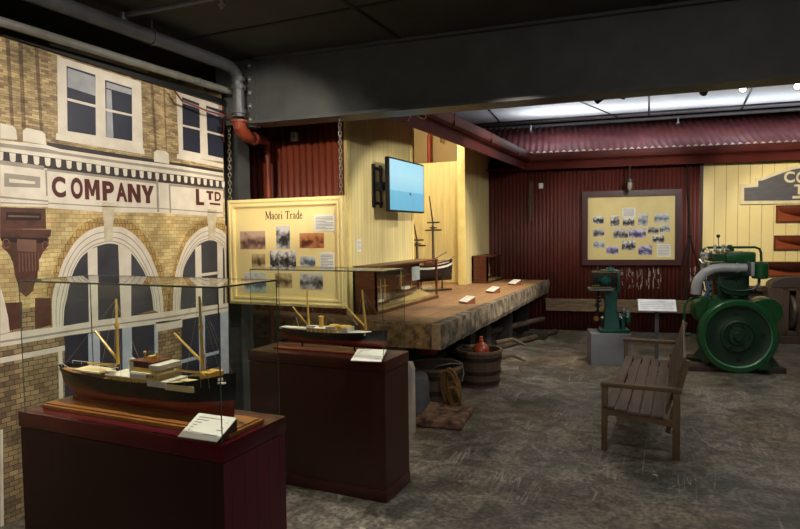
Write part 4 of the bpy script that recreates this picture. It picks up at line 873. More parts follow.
for sg in (-1, 1): d.tube([(-.55+.09*i, sg*.125*min(1, (1.05-i*.1)*1.6), dk3((i*.09+.07)/1.02)+.03) for i in range(10)], .004, 5)
d.box((-.12, -.05, .23), (.02, .05, .29)); d.build('railing', m_dkwood, t)

# ------------------------------------------------------------ television on bracket
t = thing('wall_television', 'flat television showing blue sea and sky on the cream wall', 'television', (-3.0, 6.7, 2.37))
x_ = -2.97
MB().box((x_-.05, (6.206, 2.440)[0], 2.09), (x_, (7.239, 2.514)[0], 2.705), .006).build('bezel', m_black, t)
def tv_mat():
    m = bpy.data.materials.new('tv_picture'); m.use_nodes = True; nt = m.node_tree; N = nt.nodes; L = nt.links; b = N['Principled BSDF']; b.inputs['Base Color'].default_value = (0, 0, 0, 1); b.inputs['Roughness'].default_value = .3
    tc = N.new('ShaderNodeTexCoord'); s = N.new('ShaderNodeSeparateXYZ'); L.new(tc.outputs['Generated'], s.inputs[0]); r = N.new('ShaderNodeValToRGB'); e = r.color_ramp.elements
    e[0].position = 0; e[0].color = rgb('#6cb6d4'); e[1].position = 1; e[1].color = rgb('#a4dcee'); 
    for p, c in ((.30, '#78bdd8'), (.38, '#7cc0da'), (.395, '#9ad6ea'), (.7, '#b2e4f2')): k = e.new(p); k.color = rgb(c)
    n = N.new('ShaderNodeTexNoise'); n.inputs['Scale'].default_value = 5; L.new(tc.outputs['Object'], n.inputs['Vector']); mx = N.new('ShaderNodeMixRGB'); mx.blend_type = 'SOFT_LIGHT'; mx.inputs[0].default_value = .25
    L.new(s.outputs['Z'], r.inputs[0]); L.new(r.outputs[0], mx.inputs[1]); L.new(n.outputs['Color'], mx.inputs[2]); L.new(mx.outputs[0], b.inputs['Emission Color']); b.inputs['Emission Strength'].default_value = TVE; return m
TVE = 1.0
y0, y1 = (6.206, 2.440)[0]+.02, (7.239, 2.514)[0]-.02
MB().box((x_, y0, 2.11), (x_+.002, y1, 2.685)).build('screen', tv_mat(), t)
MB().box((x_+.002, y0+(y1-y0)*.54, 2.30), (x_+.003, y0+(y1-y0)*.60, 2.315)).box((x_+.002, y0+(y1-y0)*.56, 2.315), (x_+.003, y0+(y1-y0)*.575, 2.335)).build('screen_boat', mat('screen_boat_dark', '#20404a', .5), t)
bk = MB(); bk.box((XB, 6.42, 2.15), (XB+.02, 6.48, 2.66)); bk.box((XB, 6.62, 2.15), (XB+.02, 6.66, 2.66)); bk.box((XB, 6.42, 2.60), (XB+.03, 6.66, 2.63)); bk.box((XB, 6.42, 2.19), (XB+.03, 6.66, 2.22))
bk.bar((XB+.02, 6.5, 2.4), (x_-.04, 6.7, 2.4), .04, .1); bk.box((x_-.09, 6.3, 2.2), (x_-.045, 6.8, 2.6)); bk.build('bracket', m_black, t)
o = tag(textcard(0, 0, .1, .14, 0, None, 'wall_notice', 8), 'small white notice on the cream wall beside the red wall corner', 'notice')
o.rotation_euler = (0, 0, pi/2); o.location = (XB+.006, (6.038, 1.705)[0]-.02, (6.036, 1.638)[1])

# red pipe in the recess above the partition
t = thing('fire_pipe', 'bright red orange pipe bending inside the lit doorway recess', 'pipe', (-4.4, 11.2, 3.0))
q = [(-4.399, 3.752), (-4.407, 3.046), (-4.153, 3.751)]
m_or = mat('orange_red_pipe', '#c24a26', .4, col2='#b03f1f')
MB().tube([(q[0][0], 11.0, .96), (q[0][0], 11.0, q[0][1]-.08), (q[0][0]+.02, 11.0, q[0][1]-.02), (q[0][0]+.08, 11.0, q[0][1]), (q[2][0], 11.0, q[2][1])], .04, 12).build('pipe', m_or, t)
MB().cyl((q[2][0], 11.0, q[2][1]+.02), (q[2][0], 11.0, q[2][1]-.2), .02).build('valve', mat('valve_grey', '#8c7a60', .4, .5), t)

# ------------------------------------------------------------ things under and before the platform
m_tub = board_mat('tub_staves', '#4a382a', '#1d1510', .07, 'X', .75, .05, .1)
def tub(label, c, r0, r1, h, contents):
    t = thing('wooden_tub', label, 'tub', (c[0], c[1], 0)); b = MB()
    b.lathe([(0, 0), (r0, 0), (r0+(r1-r0)*.5, h*.5), (r1, h), (r1-.025, h), (r0+(r1-r0)*.45-.02, h*.5), (r0-.02, .04), (0, .04)], (c[0], c[1], 0), n=30); b.build('staves', m_tub, t)
    for z in (.14, .42, .8):
        rr = r0+(r1-r0)*z; MB().lathe([(rr+.001, h*z-.02), (rr+.007, h*z-.02), (rr+.008, h*z+.02), (rr+.002, h*z+.02)], (c[0], c[1], 0), n=30, closed=True).build('hoop', mat('rusty_hoop', '#33271f', .6, .5, '#241b16', 20), t)
    MB().lathe([(r1-.026, h-.02), (r1+.004, h-.02), (r1+.004, h+.006), (r1-.026, h+.006)], (c[0], c[1], 0), n=30, closed=True).build('rim', mat('tub_rim', '#6f5a44', .7), t)
    return t
tA = (-2.20, 7.05); tub('larger wooden tub holding an orange flask under the platform', tA, .24, .28, .43, 1)
tB = (-2.40, 6.08); tub('wooden tub with rope hung on its rim, nearer under the platform', tB, .26, .31, .42, 0)
# flask
m_flask = mat('orange_flask_glaze', '#a4482c', .3, 0, '#7d3220', 12)
fl = thing('orange_flask', 'round orange red flask standing in the larger tub', 'flask', (-2.14, 6.93, .34))
MB().lathe([(0, 0), (.06, .0), (.095, .06), (.10, .10), (.085, .15), (.045, .19), (.028, .20), (.028, .215)], (-2.13, 6.92, .34), n=20).build('body', m_flask, fl)
MB().lathe([(.028, .215), (.03, .225), (.022, .235), (.024, .26), (.018, .27), (0, .27)], (-2.13, 6.92, .34), n=14).build('stopper', m_flask, fl)
m_rope = mat('old_manila_rope', '#80602f', .9, 0, '#5a401d', 60, contrast=.6, stretch=(1, 1, 1), bump=.8)
def coil(c, R0, n, jit, seed, tilt_y=.0):
    r_ = random.Random(seed); pts = []
    for i in range(n*16):
        a = 2*pi*i/16; rr = R0*(1+.18*sin(i*.13+seed)); pts.append((c[0]+rr*cos(a)*.52+.015*sin(i*.3), c[1]-.025*sin(i*.21)-tilt_y*sin(a), c[2]+rr*sin(a)*1.25+.03*sin(i*.09)))
    return pts
rp = MB(); rp.tube(coil((-2.11, 5.80, .27), .14, 4, .02, 2, .05), .015, 8); rp.tube(coil((-2.06, 5.78, .17), .10, 3, .02, 5, .04), .015, 8)
tag(rp.build('rope_coil', m_rope), 'thick brown rope coil hung over the rim of the nearer tub', 'rope')
rp = MB()
for i in range(3): rp.tube([(tA[0]-.12+.2*cos(a)+.02*i, tA[1]-.02+.17*sin(a), .40+.014*i+.02*sin(3*a)) for a in [2*pi*k/20 for k in range(20)]], .014, 8, True)
tag(rp.build('rope_coil', mat('dark_rope', '#4a3e2e', .9)), 'dark rope lying coiled in the larger tub', 'rope')
rp = MB(); rp.tube([(tB[0]+.02, tB[1]-.28, .36), (tB[0]+.1, tB[1]-.2, .45), (tB[0]+.2, tB[1]-.02, .45), (tB[0]+.30, tB[1]+.05, .43), (tB[0]+.34, tB[1]-.03, .36), (tB[0]+.335, tB[1]-.08, .28)], .016, 8)
tag(rp.build('iron_hoop', mat('dull_iron', '#3c3833', .5, .6)), 'bent iron hoop standing out of the nearer tub', 'hoop')
for i, (dx, lab) in enumerate(((0, 'curved timber knee poking past the far side of the larger tub'), (.0, 'pale stick lying beside the larger tub'))):
    z = .47-.2*i; tag(MB().tube([(tA[0]+.14, tA[1]+.25, z), (tA[0]+.30, tA[1]+.45, z+.02), (tA[0]+.46, tA[1]+.48, z-.05)], [.03, .025, .012], 8).build('timber_knee' if i == 0 else 'stick', mat('driftwood', '#6b5a46', .8)), lab, 'timber')
# sack, slab, orange bucket, pale post
sk = MB(); sk.lathe([(0, 0), (.16, .0), (.18, .05), (.165, .2), (.14, .33), (.13, .41), (.10, .44), (0, .45)], (-2.43, 5.56, 0), n=22)
for v in sk.v: v.x += .04*(v.z/.5)+.01*sin(v.z*30+v.y*20); v.y += .012*sin(v.z*22+v.x*30)
tag(sk.build('canvas_sack', mat('grey_canvas', '#4b4c50', .85, 0, '#37383b', 10, bump=.5)), 'dark grey canvas sack standing before the nearer tub', 'sack')
sl = MB(); vs = []; P = [(-2.271, 5.244), (-1.821, 5.301), (-1.893, 5.891), (-2.518, 5.957)]
t = thing('timber_slab', 'thick weathered timber slab lying on the floor beside the brown case', 'timber', (P[0][0]+.2, P[0][1]+.3, 0))
sl.prism(P, lambda a, b, d: (a, b, d), 0, .085); sl.build('slab', mat('slab_wood', '#7a5a46', .85, 0, '#33211a', 12, contrast=.8, bump=.8), t, bevel=.02)
kn = MB(); kc = Vector((P[0][0]*.55+P[3][0]*.45+.10, P[0][1]*.5+P[3][1]*.5, .085)); kn.sph(kc, .12, 14, (1, 1.1, .55))
for v in kn.v: v += Vector((sin(v.y*40)*.008, sin(v.z*50+v.x*30)*.008, sin(v.x*45)*.008))
kn.v = [v if v.z > .08 else Vector((v.x, v.y, .08)) for v in kn.v]; kn.build('knot', mat('knot_wood', '#7d6448', .9, 0, '#4a3524', 18, bump=.8), t)
tag(MB().lathe([(0, .0), (.13, 0), (.16, .25), (.155, .25), (.125, .012), (0, .012)], (-2.68, 6.55, .441), n=20).build('orange_bucket', mat('orange_glow_paint', '#c8551c', .5, 0, '#a54214', 6)), 'orange bucket in the dark under the platform corner', 'bucket')
tag(MB().box((-2.86, 6.40, 0), (-2.50, 6.70, .44), .01).build('crate', mat('black_crate', '#1c1714', .8)), 'dark crate under the orange bucket beneath the platform', 'crate')
pq = MB(); pq.prism([(-2.30, 0), (-2.21, 0), (-2.21, .60), (-2.235, .66), (-2.30, .66)], lambda a, b, d: (a, d, b), 5.05, 5.12)
tag(pq.build('pale_post', mat('grey_white_post', '#a39c90', .8, 0, '#87807a', 6)), 'short pale grey post standing just right of the brown case', 'post')
for i, (a, b, lab) in enumerate((((-2.6, 9.0, .05), (-2.0, 11.0, .05), 'old spar lying on the floor under the far end of the platform'), ((-2.75, 9.0, .28), (-2.2, 10.9, .28), 'round pole resting on the block under the platform'))):
    tag(MB().tube([a, b], [.05, .045], 10).build('spar', mat('spar_timber', '#4d4134', .8, 0, '#352b21', 8, bump=.4)), lab, 'timber')
for a, b, lab in (((-3.0, 9.0, 0), (-2.62, 9.3, .23), 'dark timber chock under the near ends of the spars below the platform'), ((-2.45, 10.3, 0), (-2.05, 10.55, .12), 'low dark timber chock under the far ends of the spars')): tag(MB().box(a, b, .01).build('timber_block', mat('dark_post_timber', '#3a342e', .85)), lab, 'timber')

# ------------------------------------------------------------ framed photo board on the back wall
u0, z1 = (0.208, 2.547); u1, z0 = (1.875, 1.212)
t = thing('photo_board', 'dark red framed yellow board of old photographs on the back wall', 'display board', tuple(fb((u0+u1)/2, z0, .05)))
fm = MB(); w = .10
fm.rframe(u0, z0, u1, z1, w, fb, .015, .10)
fm.build('frame', mat('dark_red_frame', '#43191a', .4, col2='#381415'), t, smooth=False)
MB().prism([(u0+.05, z0+.05), (u1-.05, z0+.05), (u1-.05, z1-.05), (u0+.05, z1-.05)], fb, .02, .06).build('panel', mat('mustard_board', '#e2d292', .5, col2='#d9c886', scale=4), t, smooth=False)
for q, k_ in (([(0.401, 2.105), (0.584, 1.957)], 4), ([(0.701, 2.109), (0.851, 1.911)], 4), ([(0.909, 2.069), (1.105, 1.913)], 4), ([(1.166, 2.135), (1.329, 1.909)], 5), ([(1.438, 2.130), (1.681, 1.964)], 5), ([(0.402, 1.878), (0.594, 1.730)], 1), ([(0.748, 1.864), (0.997, 1.698)], 1), ([(1.014, 1.865), (1.297, 1.701)], 6), ([(1.332, 1.891), (1.508, 1.770)], 1),
                 ([(1.523, 1.924), (1.694, 1.797)], 5), ([(1.408, 1.751), (1.603, 1.612)], 4), ([(0.412, 1.650), (0.598, 1.520)], 5), ([(0.629, 1.557), (0.836, 1.410)], 6), ([(0.895, 1.654), (1.125, 1.481)], 4), ([(1.175, 1.565), (1.404, 1.397)], 6)):
    MB().prism([q[0], (q[1][0], q[0][1]), q[1], (q[0][0], q[1][1])], fb, .059, .064).build('photo', pm[k_], t, smooth=False)
for q in ([(0.900, 2.239), (1.126, 2.079)], [(1.484, 1.586), (1.710, 1.359)]):
    mb = MB(); mb.k = 0; mb.prism([q[0], (q[1][0], q[0][1]), q[1], (q[0][0], q[1][1])], fb, .059, .063); mb.k = 1
    for i in range(7): zz = q[0][1]+(q[1][1]-q[0][1])*(.12+.12*i); mb.prism([(q[0][0]+.02, zz), (q[1][0]-.03, zz), (q[1][0]-.03, zz-.006), (q[0][0]+.02, zz-.006)], fb, .0625, .0635)
    mb.build('text_label', [m_white, m_ink], t, smooth=False)
# bulkhead lamp above it
lu, lz = (0.999, 2.684)
t = thing('bulkhead_lamp', 'small glass jar lamp hanging above the photo board', 'lamp', tuple(fb(lu, lz, .3)))
MB().cyl(fb(lu, 2.97, .28), fb(lu, lz+.06, .28), .007, n=8).lathe([(.0, .07), (.04, .06), (.045, .0), (.03, -.005)], fb(lu, lz-.01, .28), n=14).build('fitting', m_pipe_d, t)
MB().lathe([(.038, 0), (.042, -.03), (.04, -.10), (.02, -.14), (0, -.145)], fb(lu, lz-.01, .28), n=14).build('lamp_glass', mat('milky_glass', '#a9aa98', .15, 0, '#8a8c7c', 20), t)
for k_, (a, b, lab) in enumerate(((541, 186, 'small white switch box high on the dark red back wall'),)):
    u, z = (-0.523, 2.679); tag(MB().prism([(u-.04, z-.05), (u+.04, z-.05), (u+.04, z+.05), (u-.04, z+.05)], fb, .01, .05).build('switch_box', m_white, bevel=.005), lab, 'switch box')
# chain hoist
hu = (-0.696, 2.424)[0]; tz = (-0.695, 2.777)[1]
t = thing('chain_hoist', 'chain hoist bundle hanging on the dark red back wall left of the photo board', 'hoist', tuple(fb(hu, 2.0, .1)))
MB().cyl(fb(hu, 2.98, .1), fb(hu, tz, .1), .004, n=6).build('line', m_black, t)
h = MB()
for s_ in (-.02, .02):
    for i in range(22): c = Vector(fb(hu+s_, tz-.04-i*.032, .1)); h.tube([c+UB*(.012*cos(a)*(i % 2+.3))+NB*(.012*cos(a)*((i+1) % 2+.3))+Vector((0, 0, .022*sin(a))) for a in [2*pi*k/6 for k in range(6)]], .005, 4, True)
h.build('chain_loop', m_chain, t)
MB().tube([fb(hu, tz+.01, .1), fb(hu-.03, tz-.03, .1), fb(hu-.01, tz-.07, .1)], .008, 6).tube([fb(hu-.03, tz-.3, .1), fb(hu-.06, tz-.4, .1), fb(hu-.04, tz-.46, .1)], .008, 6).build('hook', m_iron, t)
# ropes draped on the wall behind the engine
t = thing('hanging_rope', 'dark rope hanging spread in a triangle down the red back wall', 'rope', tuple(fb(.25, .8, .1)))
rl = MB(); P_ = [(1.970, 2.948), (1.975, 2.530), (2.012, 2.092), (2.016, 1.723)]
rl.tube([fb(a, b, .06) for a, b in P_], .016, 8); ku = P_[-1]
for q in ([(2.016, 1.723), (1.907, 1.265), (1.830, 0.767), (1.816, 0.517)], [(2.016, 1.723), (1.972, 1.265), (1.929, 0.732), (1.915, 0.518)], [(2.016, 1.723), (2.133, 1.335), (2.218, 1.018), (2.253, 0.772)], [(1.816, 0.588), (1.882, 0.482), (2.046, 0.449), (2.207, 0.559)], [(2.016, 1.723), (2.006, 1.123), (1.979, 0.591)]): rl.tube([fb(a, b, .05) for a, b in q], .013, 6)
rl.build('strands', mat('black_rope', '#1d1613', .9), t)
MB().sph(fb(ku[0], ku[1], .06), .03, 10).sph(fb(P_[1][0], P_[1][1], .06), .025, 10).build('knot', mat('black_rope', '#1d1613', .9), t)

# ------------------------------------------------------------ shaped name sign and half hull models on the cream wall
t = thing('name_sign', 'dark grey arched sign board with cream border and lettering', 'sign', tuple(fb((3.275, 2.491)[0], (3.275, 2.491)[1], .05)))
sg_out = [(2.805, 2.599), (3.037, 2.609), (3.043, 2.693), (3.104, 2.700), (3.301, 2.777), (3.570, 2.876), (3.894, 2.938), (4.301, 2.954), (4.702, 2.905), (5.012, 2.819), (5.263, 2.705), (5.443, 2.634), (5.498, 2.616), (5.500, 2.536), (5.703, 2.514), (5.711, 2.226), (2.810, 2.256)]
sg_in = [(2.868, 2.537), (3.084, 2.548), (3.082, 2.650), (3.151, 2.656), (3.332, 2.726), (3.586, 2.817), (3.896, 2.872), (4.303, 2.888), (4.703, 2.840), (4.999, 2.763), (5.237, 2.657), (5.403, 2.587), (5.458, 2.570), (5.460, 2.489), (5.651, 2.467), (5.656, 2.276), (2.872, 2.315)]
MB().prism(sg_out, fb, .013, .04).build('border', mat('sign_cream', '#d8cfa8', .5), t, smooth=False)
MB().prism(sg_in, fb, .035, .043).build('board', mat('sign_grey', '#54545a', .5, col2='#47474c', scale=6, stretch=(1, 1, 5)), t, smooth=False)
q1 = [(3.470, 2.603), (3.631, 2.790)]; q2 = [(3.650, 2.592), (3.809, 2.780)]; q3 = [(3.623, 2.405), (3.769, 2.568)]; q4 = [(3.602, 2.336), (3.905, 2.379)]
l_ = MB(); put_text(l_, 'C', (q1[0][0], q1[0][1], q1[1][0], q1[1][1]), fb, .0445, .03); put_text(l_, 'O', (q2[0][0], q2[0][1], q2[1][0], q2[1][1]), fb, .0445, .03); put_text(l_, 'T', (q3[0][0], q3[0][1], q3[1][0], q3[1][1]), fb, .0445, .03)
l_.prism([(q4[0][0], q4[0][1]), (q4[1][0], q4[0][1]), (q4[1][0], q4[1][1]), (q4[0][0], q4[1][1])], fb, .04, .0445); l_.build('lettering', mat('sign_cream', '#d8cfa8', .5), t, smooth=False)
m_mah = mat('mahogany_board', '#8a4526', .35, 0, '#6f3219', 5, stretch=(1, 1, 10))
for (px, lab, q, q_) in ((0, 'upper half hull model on a mahogany board below the name sign', [(3.363, 2.226), (4.323, 1.938)], 0), (1, 'lower half hull model on a mahogany board beside the name sign wall', [(3.342, 1.717), (4.333, 1.472)], 0), (2, 'long half hull model on a dark mahogany board behind the green engine', [(3.019, 1.273), (4.488, 1.022)], 1)):
    a0, zt = q[0]; a1, zb = q[1]; H_ = zt-zb
    t = thing('half_hull_model', lab, 'half hull model', tuple(fb((a0+a1)/2, zb, .03)))
    MB().prism([(a0, zb), (a1, zb), (a1, zt), (a0, zt)], fb, .013, .035).build('backboard', m_mah, t, smooth=False)
    fm = MB()
    for r_ in ([(a0, zb), (a1, zb), (a1, zb+.018), (a0, zb+.018)], [(a0, zt-.018), (a1, zt-.018), (a1, zt), (a0, zt)], [(a0, zb), (a0+.018, zb), (a0+.018, zt), (a0, zt)]): fm.prism(r_, fb, .03, .05)
    fm.build('border', mat('mahogany_edge', '#5d2a17', .35), t, smooth=False)
    hb = MB(); n = 18; vs = []; fs = []
    for i in range(n+1):
        s = i/n; u = a0+.04+(a1-a0-.08)*s; f_ = min(1, (s/.35))**.7*min(1, ((1-s)/.25))**.6
        for j in range(6):
            tj = j/5; z = zt-.02-(H_*.62)*tj*(.35+.65*f_); dd = .10*f_*sqrt(max(0, 1-tj**2)); vs.append(fb(u, z, .035+dd))
    for i in range(n):
        for j in range(5): fs.append((6*i+j, 6*i+6+j, 6*i+7+j, 6*i+1+j))
        fs.append((6*i, 6*i+6, 6*i+11, 6*i+5))
    hb.add(vs, fs); hb.build('half_hull', mat('half_hull_wood', '#6e3218', .3, 0, '#4a2010', 6) if px < 2 else mat('half_hull_dark', '#3c1c12', .3), t)

# ------------------------------------------------------------ fairlead / sheave block and dark bench at the right
t = thing('sheave_block', 'dark timber block with two iron sheaves against the cream wall', 'pulley block', tuple(fb(3.3, 0, .5)))
bl = MB()
def fs_(a, b, d): return Vector((1.30, 11.30, 0))+UB*a+NB*d+Vector((0, 0, b))
bl.prism([(0, .12), (.30, .12), (.30, .90), (0, .90)], fs_, -.3, .0)
for a in (.30, .44, .62, .76):
    pass
bl.prism([(.40, .12), (.46, .12), (.46, .90), (.40, .90)], fs_, -.3, 0); bl.prism([(.56, .12), (1.0, .12), (1.0, .90), (.56, .90)], fs_, -.3, 0)
bl.prism([(.2, .84), (.8, .84), (.8, .9), (.2, .9)], fs_, -.3, 0); bl.prism([(.2, .12), (.8, .12), (.8, .2), (.2, .2)], fs_, -.3, 0); bl.prism([(-.03, 0), (1.03, 0), (1.03, .12), (-.03, .12)], fs_, -.34, .03); bl.prism([(.2,.2),(.7,.2),(.7,.84),(.2,.84)], fs_, -.3, -.2)
bl.build('frame', mat('dark_block_wood', '#3c2c25', .7, 0, '#281c17', 7, stretch=(4, 4, 1), bump=.3), t, bevel=.008)
cp = MB(); cp.prism([(.02+.48-.46*cos(pi*i/14), .90+.17*sin(pi*i/14)**.7) for i in range(15)], fs_, -.3, .01); cp.build('domed_cap', mat('dark_cap', '#2b221f', .6), t)
for a in (.35, .51): MB().lathe([(.0, -.03), (.26, -.03), (.28, -.01), (.27, 0), (.28, .01), (.26, .03), (0, .03)], fs_(a, .5, -.12), UB, 26).build('sheave', mat('worn_iron', '#6a6763', .35, .7, '#4a4744', 8), t)
t = thing('dark_bench', 'dark low timber bench top behind the green engine', 'bench', tuple(fb(2.9, 0, .3)))
MB().prism([(UC+.12, .80), (4.6, .80), (4.6, .86), (UC+.12, .86)], fb, .03, .42).build('top', mat('dark_bench_wood', '#352822', .7), t)
MB().prism([(UC+.12, .40), (4.6, .40), (4.6, .80), (UC+.12, .80)], fb, .03, .34).build('front', mat('dark_bench_wood', '#352822', .7), t)
for a in (UC+.15, 3.2, 4.5): MB().prism([(a, 0), (a+.1, 0), (a+.1, .8), (a, .8)], fb, .3, .40).build('leg', mat('dark_bench_wood', '#352822', .7), t)

# ------------------------------------------------------------ small teal engine on a grey plinth
A12 = radians(14)
def frame(o, rz): return Matrix.Translation(o) @ Matrix.Rotation(rz, 4, 'Z')
pl = MB(frame((-1.09, 8.619, 0), A12)); pl.box((0, 0, 0), (.525, .45, .432), .004)
tag(pl.build('grey_plinth', mat('grey_plinth_paint', '#7d7f85', .6, col2='#74767b')), 'mid grey square plinth carrying the small teal engine', 'plinth')
m_teal = mat('teal_enamel', '#134b44', .28, 0, '#0e3a36', 6); m_dk = mat('oily_black_iron', '#191a1a', .4, .4); m_steel = mat('bright_steel', '#9a9a96', .3, .8); m_brass = mat('brass', '#b08d45', .3, .8)
Me = frame((-1.09, 8.619, .432), A12); s_ = .01377
def ex_(px): return (px-591)*s_*.985
def ez_(py): return (334-py)*s_*1.04+.02
t = thing('teal_steam_engine', 'small vertical teal engine standing on the grey plinth', 'engine', tuple(Me.translation), A12)
MB(Me).box((ex_(600), .06, 0), (ex_(629), .36, .05), .006).build('bed_plate', m_teal, t)
cl = MB(Me); v = [(ex_(604), .10, .05), (ex_(620), .10, .05), (ex_(620), .32, .05), (ex_(604), .32, .05), (ex_(606.5), .14, ez_(308)), (ex_(617), .14, ez_(308)), (ex_(617), .28, ez_(308)), (ex_(606.5), .28, ez_(308)), (ex_(605), .14, ez_(293)), (ex_(619), .14, ez_(293)), (ex_(619), .28, ez_(293)), (ex_(605), .28, ez_(293))]
cl.add(v, [(3, 2, 1, 0), (0, 1, 5, 4), (1, 2, 6, 5), (2, 3, 7, 6), (3, 0, 4, 7), (4, 5, 9, 8), (5, 6, 10, 9), (6, 7, 11, 10), (7, 4, 8, 11), (8, 9, 10, 11)]); cl.build('column', m_teal, t, bevel=.006)
for z in (.12, .2, .3, .4): MB(Me).cyl((ex_(617), .125+.03*z, z), (ex_(617), .11+.03*z, z), .012, n=8).build('bolt', m_teal, t)
MB(Me).box((ex_(590), .06, ez_(294.5)), (ex_(613), .34, ez_(292.5))).build('table_plate', m_steel, t)
cb = MB(Me); cb.k = 0; cb.box((ex_(593), .08, ez_(291)), (ex_(617.5), .34, ez_(276.5)), .006); cb.k = 1; cb.box((ex_(592.5), .075, ez_(277.2)), (ex_(618), .08, ez_(276.2))); cb.box((ex_(592.5), .075, ez_(290)), (ex_(600), .08, ez_(289)))
cb.build('cylinder_block', [m_dk, m_brass], t)
MB(Me).lathe([(.0, .05), (.03, .05), (.035, .03), (.055, .03), (.06, .0), (.085, .0), (.085, -.02)], (ex_(604.5), .08, ez_(284.5)), (0, -1, 0), 22).build('cylinder_cover', m_teal, t)
for i in range(6): a = i*pi/3; MB(Me).cyl((ex_(604.5)+.07*cos(a), .085, ez_(284.5)+.07*sin(a)), (ex_(604.5)+.07*cos(a), .06, ez_(284.5)+.07*sin(a)), .008, n=6).build('cover_bolt', m_teal, t)
MB(Me).lathe([(.13, -.01), (.13, .01), (.06, .02), (.05, .04), (.02, .045), (.02, .07), (0, .07)], (ex_(611), .2, ez_(276)), n=20).build('valve_cap', m_teal, t)
MB(Me).cyl((ex_(599), .2, ez_(277)), (ex_(599), .2, ez_(272)), .012, n=8).build('stud', m_teal, t); MB(Me).box((ex_(617), .12, ez_(296)), (ex_(620), .3, ez_(277)), .01).build('side_cover', m_teal, t)
rd = MB(Me); rd.cyl((ex_(599), .16, ez_(293)), (ex_(599), .16, .06), .014, n=8)
for py in (298, 302, 306, 311): rd.lathe([(.014, 0), (.035, .006), (.035, .02), (.014, .026)], (ex_(599), .16, ez_(py)), n=10)
rd.bar((ex_(596), .16, ez_(309)), (ex_(602.5), .16, ez_(304)), .02, .02); rd.bar((ex_(597), .16, ez_(314)), (ex_(600), .16, ez_(324)), .03, .02); rd.build('connecting_rod', m_dk, t)
MB(Me).lathe([(.035, -.02), (.035, .02)], (ex_(597), .13, ez_(322)), (0, 1, 0), 12).build('crank_pin', m_brass, t)
fw = MB(Me); fw.cyl((ex_(603), .2, ez_(321)), (ex_(631), .2, ez_(321)), .02, n=10); fw.lathe([(0, -.03), (.09, -.03), (.10, -.01), (.10, .01), (.09, .03), (0, .03)], (ex_(628), .2, ez_(321.5)), (1, 0, 0), 20); fw.lathe([(0, -.02), (.06, -.02), (.06, .02), (0, .02)], (ex_(621), .2, ez_(321.5)), (1, 0, 0), 18); fw.box((ex_(622), .13, .05), (ex_(625), .27, ez_(319))); fw.build('crankshaft', m_teal, t)
MB(Me).sph((ex_(602.5), .09, ez_(321)), .022).sph((ex_(621), .09, ez_(321)), .02).sph((ex_(626.5), .09, ez_(320)), .018).build('bearing_cap', m_steel, t)
MB(Me).lathe([(.01, -.06), (.012, -.02), (.028, .0), (.03, .03), (.022, .05), (.01, .055), (.01, .07), (0, .07)], (ex_(624), .14, ez_(316)), n=14).build('oil_cup', m_steel, t)

# ------------------------------------------------------------ information stand
t = thing('information_stand', 'white slanted information panel on a slim grey post by the bench', 'information stand', (-.25, 8.42, 0))
MB().box((-.279, 8.38, 0), (-.232, 8.41, .86)).build('post', m_pipe_d, t); MB().box((-.40, 8.28, 0), (-.10, 8.5, .012)).build('foot', m_pipe_d, t)
S_ = Matrix.Translation((-.255, 8.36, .885)) @ Matrix.Rotation(A12*.6, 4, 'Z') @ Matrix.Rotation(radians(48), 4, 'X')
mb = MB(S_); mb.box((-.228, -.095, -.01), (.228, .095, .0)); mb.build('tray', mat('tray_grey', '#7c8084', .5), t)
mb = MB(S_); mb.k = 0; mb.box((-.222, -.088, 0), (.222, .088, .004)); mb.k = 1
for i in range(5): mb.box((-.2, .06-.028*i, .004), (.2 if i % 3 else .12, .064-.028*i, .0047))
mb.build('text_panel', [mat('pale_blue_white', '#dfe3ea', .4), m_ink], t, smooth=False)

# ------------------------------------------------------------ wooden bench
m_bw = mat('grey_brown_bench_wood', '#52423a', .6, 0, '#3c2f28', 7, stretch=(1.5, .5, 1.5), bump=.2); m_bf = mat('bench_frame_wood', '#5a4630', .6, 0, '#46351f', 7, stretch=(1, 1, 1))
t = thing('garden_bench', 'slatted wooden bench with armrests standing on the concrete floor', 'bench', (-.28, 6.4, 0))
yn, yf = 5.30, 7.55
xf, xr = -.56, -.01
for y in (yn, yf):
    MB().box((xf-.022, y-.03, 0), (xf+.022, y+.03, .545), .003).build('leg', m_bf, t)
    MB().box((xr-.028, y-.03, 0), (xr+.028, y+.03, .545), .003).build('leg', m_bf, t)
    MB().box((xf-.03, y-.035, .545), (xr+.04, y+.035, .578), .003).build('armrest', m_bf, t)
    MB().bar((xf+.02, y, .335), (xr-.02, y, .285), .045, .05).build('side_rail', m_bf, t)
for i in range(5):
    x = xf+.03+i*.093; z = .372-.009*i-.010*sin(pi*i/4)
    MB().box((x-.03, yn-.03, z-.011), (x+.052, yf+.03, z+.011), .003).build('seat_slat', m_bw, t)
MB().box((xf+.0, yn, .29), (xf+.03, yf, .35)).build('front_rail', m_bf, t)
# leaning back: slats along the length
b0 = Vector((-.10, 0, .30)); b1 = Vector((.045, 0, .80)); d_ = (b1-b0); n_ = Vector((-d_.z, 0, d_.x)).normalized()
for i in range(4):
    c = b0+d_*(.20+.235*i)
    MB().bar((c.x, yn+.03, c.z), (c.x, yf-.03, c.z), .105, .02, up=tuple(n_)).build('back_slat', m_bw, t)
for y in (yn+.045, yf-.045): MB().bar((b0.x+.025, y, b0.z-.1), (b1.x+.025, y, b1.z), .05, .035, up=(1, 0, 0)).build('back_support', m_bf, t)
MB().bar((b1.x, yn+.02, b1.z), (b1.x, yf-.02, b1.z), .02, .05).build('top_rail', m_bw, t)

